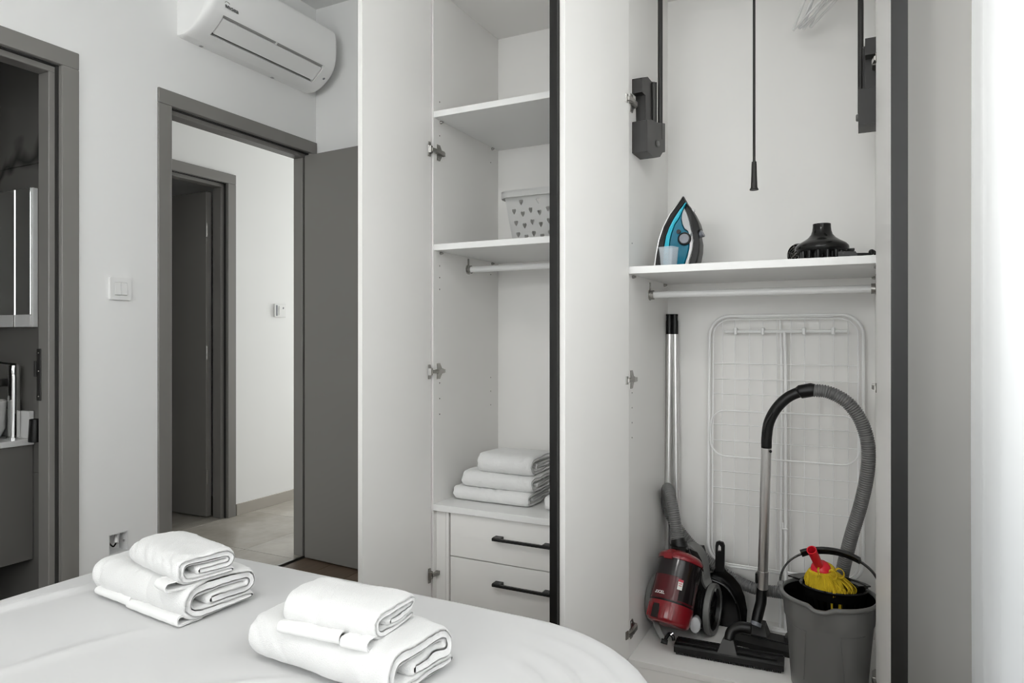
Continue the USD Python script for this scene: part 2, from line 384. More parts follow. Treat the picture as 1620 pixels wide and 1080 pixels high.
struct('trim_1', bx(XL - 0.037, 1.905, -0.005, XL - 0.022, 2.68, 0.004, 0.002), 'nickel', 'thin metal threshold strip under the open bedroom door')

# dim room behind the hall door
struct('wall_far_room', cat_(bx(XH - 1.62, 1.66, 0, XH - 1.6, 3.4, ZC), bx(XH - 1.6, 3.4, 0, XH - 0.1, 3.46, ZC)), 'wall_paint', 'white walls of the dim room behind the hall door')

# ------------------------------------------------------------------ door frames (all in walls that run along y and face +x)
def door_frame(t, xf, y0, y1, ztop, depth, ymax=9.0, cw=0.061, ct=0.010):
    """y0..y1, ztop: inner edge of the casing; xf: wall face. Casing, groove, rabbet and stop as in the photo."""
    o = sbox(y0 - cw, 0, y1 + cw, ztop + cw); i = sbox(y0, -1, y1, ztop)
    L, R = sbox(y0 - cw, 0, y0, ztop), sbox(y1, 0, y1 + cw, ztop)
    for q in (L, R, sbox(y0 - cw, ztop, y1 + cw, ztop + cw)):
        b = q.bounds; part(t, 'casing', bx(xf, b[0], b[1], xf + ct, min(b[2], ymax), b[3], 0.0022), 'grey_door')
    # rabbet (where the leaf rests) then the thicker stop
    a, s = 0.004, 0.028
    for nm, x0, x1, e in (('jamb', xf - 0.028, xf + 0.001, a), ('stop', xf - depth, xf - 0.028, s)):
        wdt = 0.020 if nm == 'jamb' else 0.045
        part(t, nm, bx(x0, y0 - a + e - wdt + a, 0, x1, y0 + e - a, ztop - e + a, 0.002), 'grey_door')
        part(t, nm, bx(x0, y1 - e + a, 0, x1, y1 + wdt - e, ztop - e + a, 0.002), 'grey_door')
        part(t, nm, bx(x0, y0 - a + e - wdt + a, ztop - e + a, x1, y1 + wdt - e, ztop + wdt - e, 0.002), 'grey_door')
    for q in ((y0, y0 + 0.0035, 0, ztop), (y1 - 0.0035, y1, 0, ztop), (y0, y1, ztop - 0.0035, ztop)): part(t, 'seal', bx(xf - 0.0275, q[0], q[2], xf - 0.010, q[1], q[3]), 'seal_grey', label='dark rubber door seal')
    # casing on the far side of the wall
    xb = xf - depth
    for q in (L, R, sbox(y0 - cw, ztop, y1 + cw, ztop + cw)):
        b = q.bounds; part(t, 'rear_casing', bx(xb - ct, b[0], b[1], xb + 0.002, b[2], b[3], 0.002), 'grey_door')
d1 = thing('door_1', 'grey door frame of the dark bathroom at the left edge', None, (XL, 1.06, 0), kind='structure')
door_frame(d1, XL, 0.672, 1.452, 2.089, WT)
sp = cat_(bx(XL - 0.093, 1.4235, 0.90, XL - 0.070, 1.427, 1.085, 0.001), bx(XL - 0.101, 1.418, 0.985, XL - 0.09, 1.4265, 1.042, 0.001))
p = part(d1, 'strike_plate', sp, 'black_powder')
for z in (0.915, 1.005, 1.07): part(p, 'screw', move(trimesh.creation.icosphere(1, 0.0028), (XL - 0.081, 1.4235, z)), 'nickel')
d2 = thing('door_2', 'grey bedroom door standing open into the room beside the wardrobe', None, (XL, 2.29, 0), kind='structure')
door_frame(d2, XL, 1.889, 2.691, 2.073, WT, ymax=YB - 0.002)
HG = np.array([-2.515, 2.682]); AO = math.radians(3.6)
leaf = bx(0, -0.040, 0.008, 0.795, 0, 2.048, 0.002)
leafM = trimesh.transformations.rotation_matrix(-AO, [0, 0, 1]); leafM[:3, 3] = (HG[0], HG[1], 0)
lf = part(d2, 'leaf', move(leaf, M=leafM), 'grey_door')
hd = cat_(tube([(0.735, -0.04, 1.02), (0.735, -0.085, 1.02)], 0.009), tube([(0.735, -0.085, 1.02), (0.62, -0.085, 1.02)], 0.009), lathe([(0, 0), (0.026, 0), (0.026, 0.008), (0, 0.008)], 24, frame((0.735, -0.04, 1.02), (0, -1, 0))))
part(lf, 'handle', move(hd, M=leafM), 'black_powder')
for z in (0.22, 1.03, 1.84):
    part(d2, 'hinge', cat_(tube([(HG[0] - 0.002, HG[1] + 0.004, z - 0.04), (HG[0] - 0.002, HG[1] + 0.004, z + 0.04)], 0.006, 8)), 'black_powder')
d3 = thing('door_3', 'dark grey door standing ajar on the far side of the hall', None, (XH, 2.63, 0), kind='structure')
door_frame(d3, XH, 2.237, 3.022, 2.084, 0.1)
H3 = np.array([XH - 0.098, 2.996])
lm = np.eye(4); a3 = math.radians(182.0); lm[:2, :2] = [[math.cos(a3), -math.sin(a3)], [math.sin(a3), math.cos(a3)]]; lm[:3, 3] = (H3[0] - 0.012, H3[1], 0)
part(d3, 'leaf', move(bx(0, 0.0, 0.010, 0.77, 0.040, 2.03, 0.002), M=lm), 'grey_door')
for z in (0.26, 1.03, 1.79):
    part(d3, 'hinge', cat_(tube([(H3[0] + 0.004, H3[1] - 0.048, z - 0.042), (H3[0] + 0.004, H3[1] - 0.048, z + 0.042)], 0.0065, 10)), 'nickel')

# ------------------------------------------------------------------ bathroom behind door_1
BX0 = -4.3
wb = thing('wall_bathroom', 'dark grey veined marble tile wall of the bathroom', None, (-3.4, 1.55, 0), kind='structure')
part(wb, 'backing', bx(BX0, 1.556, 0, XL - WT, 1.588, ZC), 'dark_grout')
x = XL - WT
while x > BX0:
    for z0, z1 in ((0, 0.6), (0.6, 1.2), (1.2, 1.8), (1.8, 2.4), (2.4, ZC)):
        part(wb, 'tile', bx(max(x - 1.2, BX0) + 0.001, 1.548, z0 + 0.001, x - 0.001, 1.558, z1 - 0.001, 0.001), 'marble_tile', smooth=False)
    x -= 1.2
struct('wall_bathroom_side', cat_(bx(BX0 - 0.1, -0.6, 0, BX0, 1.59, ZC), bx(BX0, -0.7, 0, XL - WT, -0.6, ZC)), 'bath_wall_light', 'light grey side walls of the bathroom')
struct('ceiling', bx(BX0, -0.7, 2.5, XL - WT, 1.548, 2.6), 'ceiling_paint', 'white bathroom ceiling')
fb = thing('floor', 'dark tile floor of the bathroom', None, (0, 0, 0), kind='structure')
part(fb, 'tile_bed', bx(BX0 - 0.1, -0.7, -0.05, XL - 0.03, 1.66, -0.008), 'dark_grout')
tiles(fb, BX0, XL - WT + 0.055, -0.6, 1.55, 0.6, 0.1, 0.15, 'bath_tile')

# ------------------------------------------------------------------ the wardrobe: two cabinet units side by side
XA, XA2, XC, XC2 = -1.442, -0.716, -0.680, 0.048      # inner faces of the side panels
YF, YW = 2.190, 2.715                                 # front edge and back panel of the cabinets
ZB, ZT = 0.069, 2.455                                 # floor board top, underside of the top panel
def hinge_mesh(face, flip, z, yaw):
    """concealed cabinet hinge: cup flange on the door, arm, butterfly plate on the side panel. face: x of the side panel's inner face; flip: +1 panel faces +x"""
    s = flip
    pl = [(-0.010, -0.030), (0.010, -0.030), (0.024, -0.010), (0.036, -0.008), (0.036, 0.008), (0.024, 0.010), (0.010, 0.030), (-0.010, 0.030), (-0.008, 0.010), (-0.008, -0.010)]
    plate = ext_x(Polygon([(YF + 0.034 + a, z + b) for a, b in pl]), 0, 0.003)
    armb = hull([(x, YF + y, z + zz) for x, y, zs in ((0.002, 0.012, 0.0075), (0.016, 0.012, 0.0075), (0.016, 0.055, 0.007), (0.008, 0.074, 0.006), (0.002, 0.074, 0.006)) for zz in (-zs, zs)])
    link = hull([(x, YF + y, z + zz) for x, y in ((0.004, 0.014), (0.018, 0.014), (0.012, -0.020), (0.003, -0.020)) for zz in (-0.006, 0.006)])
    fl = [(-0.004, -0.027), (0.008, -0.027), (0.010, -0.016), (0.020, -0.012), (0.022, 0.0), (0.020, 0.012), (0.010, 0.016), (0.008, 0.027), (-0.004, 0.027)]
    flange = ext_x(Polygon([(YF - 0.028 + a, z + b) for a, b in fl]), 0, 0.0035)
    cup = hull([(x, YF + y, z + zz) for x, y in ((0.001, -0.034), (0.009, -0.026), (0.009, -0.014), (0.001, -0.012)) for zz in (-0.013, 0.013)])
    flange = rot(union(flange, cup), yaw * s, [0, 0, 1], (0, YF, 0))
    screws = [lathe([(0, 0), (0.0035, 0), (0.003, 0.0015), (0, 0.0015)], 10, frame((0.0028, YF + 0.034, z + q), (1, 0, 0))) for q in (-0.022, 0.022)]
    m = union(plate, armb, link, flange, *screws)
    if s < 0: m.apply_transform(np.diag([-1.0, 1, 1, 1])); m.invert()
    return move(m, (face, 0, 0))
def door_panel(hx, a, w, z0, z1, side, prof=None, lip=0.0):
    """open door: hinge corner at (hx, YF-0.006) of its inner face, opened past 90 deg by a (leaning to -x when a > 0 for side=+1). side +1: inner face looks to +x."""
    M = trimesh.transformations.rotation_matrix(-a if side > 0 else -a, [0, 0, 1]); M[:3, 3] = (hx, YF - 0.006, 0)
    t = -0.018 if side > 0 else 0.018
    out = [move(bx(0, 0, z0, t, -w, z1, 0.0008), M=M)]
    if prof:
        px0, px1 = prof
        sg = np.sign(px1 - px0)
        g = Polygon([(px0, -w), (px0, -w - 0.004), (px0 + 0.004 * sg, -w - 0.0045), (px1 - 0.004 * sg, -w - 0.0045), (px1, -w - 0.004), (px1, -w + 0.030), (px1 - 0.002 * sg, -w + 0.030), (px1 - 0.002 * sg, -w + 0.001), (t, -w)])
        out.append(move(ext_z(g.buffer(0), z0, z1), M=M))
    return out

cabA = thing('wardrobe_cabinet', 'left white wardrobe cabinet with shelves, a clothes rail and two drawers with black bar handles', 'wardrobe cabinet', ((XA + XA2) / 2, (YF + YW) / 2, 0))
cabB = thing('wardrobe_cabinet', 'right white wardrobe cabinet holding the iron, the vacuum cleaner and the bucket', 'wardrobe cabinet', ((XC + XC2) / 2, (YF + YW) / 2, 0))
def carcass(c, x0, x1):
    part(c, 'side_panel', bx(x0 - 0.018, YF, 0.0, x0, YW + 0.012, ZT + 0.02, 0.0008), 'white_laminate')
    part(c, 'side_panel', bx(x1, YF, 0.0, x1 + 0.018, YW + 0.012, ZT + 0.02, 0.0008), 'white_laminate')
    part(c, 'back_panel', bx(x0, YW, 0.0, x1, YW + 0.010, ZT), 'white_laminate')
    part(c, 'top_panel', bx(x0, YF + 0.001, ZT, x1, YW + 0.010, ZT + 0.02, 0.0008), 'white_laminate')
    part(c, 'floor_board', bx(x0, YF + 0.001, ZB - 0.02, x1, YW, ZB, 0.0008), 'white_laminate')
    part(c, 'plinth', bx(x0, YF + 0.003, 0.001, x1, YF + 0.018, ZB - 0.0203, 0.0006), 'white_laminate')
carcass(cabA, XA, XA2); carcass(cabB, XC, XC2)
for z in (1.982, 1.478):
    part(cabA, 'shelf', bx(XA, YF + 0.002, z - 0.0235, XA2, YW, z, 0.0012), 'white_panel_edge')
part(cabA, 'drawer_top', bx(XA, YF - 0.002, 0.470, XA2, YW, 0.494, 0.0015), 'white_panel_edge')
part(cabB, 'shelf', bx(XC, YF + 0.006, 1.3345, XC2, YW, 1.3585, 0.0012), 'white_panel_edge')
# little shelf supports and the drilled rows of holes
def pins(c, xf, s, zs, ys):
    for z in zs:
        for y in ys: part(c, 'shelf_support', lathe([(0, 0), (0.0055, 0), (0.0055, 0.004), (0.003, 0.012), (0, 0.012)], 10, frame((xf, y, z), (s, 0, 0))), 'nickel')
def holes(c, xf, s, zs, ys):
    part(c, 'drilled_hole', cat_(*[lathe([(0, 0), (0.0026, 0), (0.0022, 0.0006), (0, 0.0006)], 8, frame((xf, y, z), (s, 0, 0))) for z in zs for y in ys]), 'dark_groove', kind='stuff')
pins(cabA, XA, 1, (1.952, 1.448), (YF + 0.05, YW - 0.06)); pins(cabB, XC, 1, (1.328,), (YF + 0.05, YW - 0.06)); pins(cabB, XC2, -1, (1.328,), (YF + 0.05, YW - 0.06))
holes(cabA, XA, 1, (2.03, 1.90, 1.86, 1.40, 1.355, 1.31, 0.95, 0.89, 0.83, 0.40, 0.345, 0.29), (YF + 0.045,))
holes(cabA, XA, 1, (1.89, 1.40, 0.95, 0.89, 0.83), (YW - 0.07,))
holes(cabB, XC, 1, (1.44, 0.94, 0.89, 0.84, 0.79), (YF + 0.045,))
# drawers behind a filler strip
part(cabA, 'filler_strip', cat_(bx(XA, YF + 0.022, ZB, -1.398, YF + 0.04, 0.470, 0.001), bx(-1.392, YF + 0.012, ZB, -1.380, YF + 0.04, 0.470, 0.001)), 'white_laminate')
for z0, z1 in ((0.306, 0.466), (0.073, 0.302)):
    d = part(cabA, 'drawer', cat_(bx(-1.374, YF + 0.014, z0, XA2 - 0.004, YF + 0.032, z1, 0.001), bx(-1.365, YF + 0.032, z0 + 0.01, XA2 - 0.012, YW - 0.05, z1 - 0.03)), 'white_laminate')
    za = z1 - 0.066; ya = YF + 0.014
    h = []
    for x in (-1.164, -0.968):
        h.append(bx(x - 0.016, ya - 0.030, za - 0.005, x + 0.016, ya, za + 0.006, 0.001))
    h.append(bx(-1.180, ya - 0.034, za - 0.0055, -0.952, ya - 0.024, za + 0.0045, 0.001))
    part(d, 'handle', cat_(*h), 'handle_black', label='black square bar handle')
# clothes rails
def rail(c, x0, x1, y, z, r=0.0125, mat='white_plastic'):
    p = part(c, 'clothes_rail', tube([(x0 + 0.003, y, z), (x1 - 0.003, y, z)], r, 16), mat)
    for x, s in ((x0, 1), (x1, -1)):
        br = cat_(lathe([(0, 0), (0.020, 0), (0.020, 0.003), (0.0165, 0.004), (0.0165, 0.016), (0.0128, 0.016), (0.0128, 0.004), (0, 0.004)], 20, frame((x, y, z), (s, 0, 0))), bx(x, y - 0.004, z + 0.012, x + s * 0.004, y + 0.004, z + 0.045, 0.0008))
        part(p, 'rail_bracket', br, 'nickel')
rail(cabA, XA, XA2, 2.45, 1.404); rail(cabB, XC, XC2, 2.45, 1.279)
# doors, all standing open
DZ0, DZ1 = 0.075, 2.472
A1, A2, A3 = math.radians(2.5), math.radians(10.5), math.radians(3.5)
dm = door_panel(XA - 0.005, A1, 0.385, DZ0, DZ1, +1)
dA = part(cabA, 'door', dm[0], 'white_laminate')
for z in (1.832, 0.996, 0.231): part(dA, 'hinge', hinge_mesh(XA, 1, z, -A1 + 0.0), 'nickel', label='steel concealed hinge')
dm = door_panel(XA2 + 0.002, A2, 0.385, DZ0, DZ1, -1, prof=(-0.0065, 0.0195))
dm[0].apply_translation((0.0, 0, 0))
dB = part(cabA, 'door', dm[0], 'white_laminate', label='wardrobe door with a black edge profile'); part(dB, 'edge_profile', dm[1], 'black_profile', label='black full-height grip profile')
dm = door_panel(XC + 0.005, A2, 0.385, DZ0, DZ1, +1)
dC = part(cabB, 'door', dm[0], 'white_laminate')
for z in (1.905, 0.985, 0.155): part(dC, 'hinge', hinge_mesh(XC, 1, z, -A2), 'nickel', label='steel concealed hinge')
dm = door_panel(0.0405, -A3, 0.385, DZ0, DZ1, -1, prof=(-0.0005, 0.0335))
dD = part(cabB, 'door', dm[0], 'white_laminate', label='wardrobe door with a black edge profile'); part(dD, 'edge_profile', dm[1], 'black_profile', label='black full-height grip profile')
for z in (1.905, 0.985, 0.155): part(dD, 'hinge', hinge_mesh(XC2, -1, z, 0.0), 'nickel', label='steel concealed hinge')
# plain filler panel between the wardrobe and the window wall
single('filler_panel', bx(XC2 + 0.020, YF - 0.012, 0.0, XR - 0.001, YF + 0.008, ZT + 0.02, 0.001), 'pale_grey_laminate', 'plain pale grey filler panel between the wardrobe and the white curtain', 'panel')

# ------------------------------------------------------------------ bed
def outline(poly, n):
    """n points evenly spaced along the polygon's edge, counter-clockwise"""
    r = poly.exterior
    if not r.is_ccw: r = r.reverse()
    d = np.linspace(0, r.length, n, endpoint=False)
    return np.array([r.interpolate(q).coords[0] for q in d])
def round_poly(x0, y0, x1, y1, radii):
    """rectangle with its own radius at each corner: (x0,y0), (x1,y0), (x1,y1), (x0,y1)"""
    P = []
    for (cx, cy, a0), r, (sx, sy) in zip(((x0, y0, 180), (x1, y0, 270), (x1, y1, 0), (x0, y1, 90)), radii, ((1, 1), (-1, 1), (-1, -1), (1, -1))):
        for t in np.linspace(0, 90, 14): P.append((cx + sx * r + r * math.cos(math.radians(a0 + t)), cy + sy * r + r * math.sin(math.radians(a0 + t))))
    return Polygon(P)
ZBED = 0.52
bed = thing('bed', 'low upholstered bed under the white sheet at the bottom left', 'bed', (-1.05, 0.35, 0))
part(bed, 'base', ext_z(round_poly(-1.775, -0.70, -0.31, 1.33, (0.06, 0.06, 0.20, 0.10)), 0.06, 0.27), 'fabric_base')
part(bed, 'mattress', ext_z(round_poly(-1.785, -0.71, -0.30, 1.345, (0.08, 0.08, 0.26, 0.10)), 0.2701, 0.490), 'sheet_cotton')
for x in (-1.68, -0.42):
    for y in (-0.6, 1.15): part(bed, 'leg', lathe([(0, 0), (0.022, 0), (0.028, 0.06), (0, 0.06)], 14, frame((x, y, 0), (0, 0, 1))), 'black_plastic')
def bed_sheet():
    N = 460; rings = []
    base = round_poly(-1.803, -0.74, -0.27, 1.378, (0.12, 0.12, 0.36, 0.13))
    o = outline(base, N)
    c = np.array([-1.02, 0.40])
    R = 0.045
    nrm = np.roll(o, -1, 0) - np.roll(o, 1, 0); nrm = np.column_stack([nrm[:, 1], -nrm[:, 0]]); nrm /= np.linalg.norm(nrm, axis=1, keepdims=True)
    inner = o - nrm * R; out = []
    for rho in np.concatenate([[0.004], np.linspace(0.02, 0.94, 90), np.linspace(0.95, 1.0, 8)]):
        out.append(np.column_stack([c + (inner - c) * rho, np.full(N, ZBED)]))
    for t in np.linspace(0.1, 1, 9) * np.pi / 2:
        out.append(np.column_stack([inner + nrm * R * math.sin(t), np.full(N, ZBED - R * (1 - math.cos(t)))]))
    for z in np.linspace(0.45, 0.24, 9): out.append(np.column_stack([o, np.full(N, z)]))
    v = np.vstack(out)
    # soft creases: long pulls towards the left edge, arcs in the round corner, gentle swell
    x, y = v[:, 0], v[:, 1]; top = np.clip((v[:, 2] - 0.47) / 0.04, 0, 1)
    h = 0.006 * (meshkit.fbm(np.column_stack([x * 2.2, y * 1.6, x * 0]), 3, 3) - 0.5)
    def crease(p, q, wd, hh, bend=0.0):
        p, q = np.array(p), np.array(q); L = np.linalg.norm(q - p); u = (q - p) / L; n = np.array([-u[1], u[0]])
        s = (x - p[0]) * u[0] + (y - p[1]) * u[1]; dd = (x - p[0]) * n[0] + (y - p[1]) * n[1] - bend * 4 * (s / L) * (1 - s / L)
        return hh * np.exp(-(dd / wd) ** 2) * np.clip(np.minimum(s, L - s) / (0.25 * L), 0, 1)
    h += crease((-1.72, 0.70), (-1.62, 1.16), 0.014, 0.011, 0.015) - crease((-1.755, 0.70), (-1.66, 1.10), 0.010, 0.006, 0.012)
    h += crease((-1.40, 0.55), (-1.30, 0.98), 0.02, 0.006, 0.02) + crease((-1.25, 0.62), (-0.86, 0.95), 0.010, 0.0045) + crease((-1.0, 0.5), (-0.62, 0.86), 0.010, 0.004)
    for k, r in enumerate((0.20, 0.26, 0.33, 0.41, 0.52)):
        d = np.hypot(x + 0.68, y - 0.97); an = np.arctan2(y - 0.97, x + 0.68)
        h += (0.0075 - 0.0008 * k) * np.exp(-((d - r - 0.02 * np.sin(3 * an)) / 0.011) ** 2) * np.exp(-((an - 0.45) / 0.55) ** 2)
    v[:, 2] += h * top
    side = np.clip((0.46 - v[:, 2]) / 0.2, 0, 1)
    n3 = np.column_stack([np.tile(nrm, (len(out), 1)), np.zeros(len(v))])
    v += n3 * (0.012 * side * (meshkit.noise(np.column_stack([x * 7, y * 7, v[:, 2] * 2]), 5) - 0.4))[:, None]
    m = loft([v[i * N:(i + 1) * N] for i in range(len(out))], cap=False)
    m.vertices[:, 2] += 0.0
    return m
single('bed_sheet', bed_sheet(), 'sheet_cotton', 'smooth white sheet stretched over the bed, with creases at its rounded corner', 'sheet', smooth=True)

# ------------------------------------------------------------------ folded towels
def ribbon(path, r, length, seed, soft=0.016, wrinkle=0.006, taper=None, rings=64):
    """a thick folded cloth: its cross-section is the centre line path (u, w) given half thickness r, extruded along v (0..length); ends rounded"""
    P = np.asarray(path, float); n = len(P); r = np.broadcast_to(r, (n,)).astype(float)
    tg = np.gradient(P, axis=0); tg /= np.linalg.norm(tg, axis=1, keepdims=True); nm = np.column_stack([-tg[:, 1], tg[:, 0]])
    vs = np.concatenate([np.linspace(0, 1, 7)[:-1] ** 1.0 * soft, np.linspace(soft, length - soft, rings), length - np.linspace(1, 0, 7)[1:] * soft])
    cap = np.linspace(-90, 90, 7)[1:-1]
    L = []
    for v in vs:
        e = min(v, length - v); k = 1.0 if e >= soft else math.sqrt(max(0.0, 1 - (1 - e / soft) ** 2)); q = r * (0.35 + 0.65 * k)
        sh = 1.0
        A = P + nm * q[:, None]; B = P - nm * q[:, None]
        c0 = [P[0] - tg[0] * q[0] * math.cos(math.radians(a)) + nm[0] * q[0] * math.sin(math.radians(a)) for a in cap]
        c1 = [P[-1] + tg[-1] * q[-1] * math.cos(math.radians(a)) + nm[-1] * q[-1] * math.sin(math.radians(-a)) for a in cap]
        ring = np.vstack([A, c1, B[::-1], c0])
        L.append(np.column_stack([ring[:, 0], np.full(len(ring), v), ring[:, 1]]))
    N = len(L[0]); m = loft(L, cap=False)
    f = []
    nc = len(cap)
    for base, flip in ((0, 0), ((len(L) - 1) * N, 1)):
        a = list(range(n)); b = [n + nc + (n - 1 - i) for i in range(n)]
        for i in range(n - 1):
            q = [a[i], a[i + 1], b[i + 1], b[i]]; q = [base + z for z in q]
            f += [[q[0], q[1], q[2]], [q[0], q[2], q[3]]]
    mm = trimesh.Trimesh(m.vertices, np.vstack([m.faces, f]), process=False)
    v = mm.vertices.copy()
    n1 = meshkit.fbm(np.column_stack([v[:, 0] * 16, v[:, 1] * 9, v[:, 2] * 16 + seed * 7.3]), 3, seed) - 0.5
    n2 = meshkit.fbm(np.column_stack([v[:, 0] * 9 + 5, v[:, 1] * 14, v[:, 2] * 9]), 3, seed + 9) - 0.5
    n3 = meshkit.noise(v * 420, seed + 3) - 0.5
    top = np.clip((v[:, 2] - 0.004) / 0.03, 0, 1)
    vn = np.array(trimesh.Trimesh(v, mm.faces, process=False).vertex_normals)
    v[:, 2] += wrinkle * 2.0 * n1 * top; v[:, 0] += wrinkle * 1.6 * n2
    # soft dents running over the bulge, and layers that do not quite end in one plane
    rg = np.random.default_rng(seed)
    hmax = v[:, 2].max(); face = np.clip(v[:, 2] / hmax, 0, 1)
    for _ in range(7):
        c0, sl, wd, dp = rg.uniform(0.06, 0.94) * length, rg.uniform(-0.9, 0.9), rg.uniform(0.006, 0.014), rg.uniform(0.4, 1.0) * wrinkle
        g = np.exp(-((v[:, 1] - c0 - sl * (v[:, 2] + v[:, 0] - 0.03)) / wd) ** 2) * np.exp(-(v[:, 0] / (0.25 * np.ptp(v[:, 0]))) ** 2) * face
        v -= vn * (dp * g)[:, None]
    e = np.minimum(v[:, 1], length - v[:, 1]); out = np.where(v[:, 1] < length / 2, -1.0, 1.0)
    v[:, 1] += out * np.exp(-e / 0.03) * 0.016 * (meshkit.fbm(np.column_stack([v[:, 0] * 13, v[:, 2] * 45, v[:, 0] * 0 + seed]), 2, seed + 5) - 0.5)
    v += vn * (n3 * 0.0012)[:, None]
    mm = trimesh.Trimesh(v, mm.faces, process=False)
    # fold ends lie a little unevenly
    return mm
def arc(cx, cy, r, a0, a1, n=12):
    a = np.radians(np.linspace(a0, a1, n)); return np.column_stack([cx + r * np.cos(a), cy + r * np.sin(a)])
def dense(pts, step=0.006):
    pts = np.asarray(pts); s = np.concatenate([[0], np.cumsum(np.linalg.norm(np.diff(pts, axis=0), axis=1))])
    t = np.linspace(0, s[-1], max(8, int(s[-1] / step))); return np.column_stack([np.interp(t, s, pts[:, 0]), np.interp(t, s, pts[:, 1])])
def spiral(w, hgt):
    """towel folded flat, seen from its end: bottom layer, round the left fold, over the top, round the right fold and back inside as the thick middle layer. Returns the centre line and its half thickness"""
    H = hgt; P, R = [], []
    def add(pts, r0, r1):
        for k, q in enumerate(pts): P.append(q); R.append(r0 + (r1 - r0) * k / max(1, len(pts) - 1))
    add([(w - 0.20 * H, 0.15 * H), (0.6 * w, 0.145 * H), (0.50 * H, 0.15 * H)], 0.13 * H, 0.185 * H)
    add(list(arc(0.51 * H, 0.49 * H, 0.345 * H, 262, 98)), 0.19 * H, 0.209 * H)
    add([(0.62 * H, 0.835 * H), (0.3 * w, 0.845 * H), (0.6 * w, 0.825 * H), (w - 0.62 * H, 0.80 * H)], 0.211 * H, 0.211 * H)
    add(list(arc(w - 0.385 * H, 0.585 * H, 0.218 * H, 84, -82)), 0.207 * H, 0.207 * H)
    add([(w - 0.62 * H, 0.395 * H), (0.5 * w, 0.40 * H), (0.95 * H, 0.43 * H)], 0.205 * H, 0.18 * H)
    P = np.array(P); R = np.array(R); s = np.concatenate([[0], np.cumsum(np.linalg.norm(np.diff(P, axis=0), axis=1))])
    t = np.linspace(0, s[-1], int(s[-1] / 0.0055)); Q = np.column_stack([np.interp(t, s, P[:, 0]), np.interp(t, s, P[:, 1])]); q = np.interp(t, s, R)
    for _ in range(3): Q[1:-1] = 0.25 * Q[:-2] + 0.5 * Q[1:-1] + 0.25 * Q[2:]
    return Q, q
def place(m, org, ang):
    """local (u, v, w): v along the towel; origin org, turned by ang about z"""
    M = trimesh.transformations.rotation_matrix(ang, [0, 0, 1]); M[:3, 3] = org; return move(m, M=M)
def hem_fold(u, v0, v1, t, z, seed):
    """flat border fold peeping out under the bulge, along the long side"""
    p = dense([(0.03, 0.0)] + [(0.0, 0.0)] + list(arc(-0.018, 0.0085, 0.0085, 270, 90, 9)) + [(0.012, 0.017), (0.04, 0.015)], 0.004)
    m = ribbon(p, 0.0028, v1 - v0, seed, soft=0.004, wrinkle=0.0025, rings=24); return move(m, (u, v0, z))

def towel(name, label, org, ang, w, L, hgt, seed, hem=None, group=None, wrinkle=0.006):
    """folded towel as one thing: rolled body and, where the photo shows it, the flat border fold under its long side"""
    pth, rr = spiral(w, hgt)
    m = ribbon(pth, rr, L, seed, wrinkle=wrinkle, soft=0.020)
    m.vertices[:, 2] -= m.vertices[:, 2].min()
    th = thing(name, label, 'towel', org, ang, group)
    part(th, 'folded_body', m, 'towel_terry', smooth=True, local=True)
    for (v0, v1, u, z) in hem or []:
        part(th, 'hem', hem_fold(u, v0, v1, 0.003, z, seed + 20), 'towel_hem', smooth=True, local=True)
    return th
dg = math.radians
towel('bath_towel', 'large folded white towel on the bed, under the small towel nearest the bedroom doorway', (-1.252, 0.962, ZBED + 0.006), dg(85), 0.185, 0.36, 0.076, 11, hem=[(0.008, 0.20, 0.022, 0.0), (0.19, 0.335, 0.025, 0.004)])
towel('hand_towel', 'small folded white towel on top of the stack nearest the bedroom doorway', (-1.262, 0.952, ZBED + 0.0845), dg(77), 0.138, 0.235, 0.056, 12, hem=[(0.004, 0.055, 0.010, -0.003)])
towel('bath_towel', 'large folded white towel on the bed, lower one of the stack nearest the wardrobe', (-0.680, 0.898, ZBED + 0.006), dg(86), 0.185, 0.345, 0.076, 13)
towel('hand_towel', 'small folded white towel on top of the stack nearest the wardrobe, its border hanging out', (-0.728, 0.932, ZBED + 0.0845), dg(95), 0.132, 0.205, 0.052, 14, hem=[(0.004, 0.060, 0.006, -0.003), (0.065, 0.20, 0.014, -0.003)])
# towels in the left wardrobe cabinet, on top of the drawers
ZD = 0.4955
towel('bath_towel', 'widest folded white towel, bottom of the stack on the wardrobe drawers', (-1.088, 2.280, ZD), dg(90), 0.26, 0.325, 0.050, 15, wrinkle=0.004)
towel('bath_towel', 'middle folded white towel of the stack on the wardrobe drawers', (-1.075, 2.285, ZD + 0.052), dg(90), 0.255, 0.305, 0.056, 16, wrinkle=0.004)
towel('hand_towel', 'small folded white towel on top of the stack on the wardrobe drawers', (-1.083, 2.295, ZD + 0.110), dg(90), 0.215, 0.232, 0.070, 17, wrinkle=0.004)
towel('bath_towel', 'lower of two white towels half hidden behind the black wardrobe door edge', (-0.735, 2.275, ZD), dg(90), 0.25, 0.29, 0.050, 18, wrinkle=0.004)
towel('bath_towel', 'upper of two white towels half hidden behind the black wardrobe door edge', (-0.735, 2.280, ZD + 0.052), dg(90), 0.24, 0.265, 0.050, 19, wrinkle=0.004)

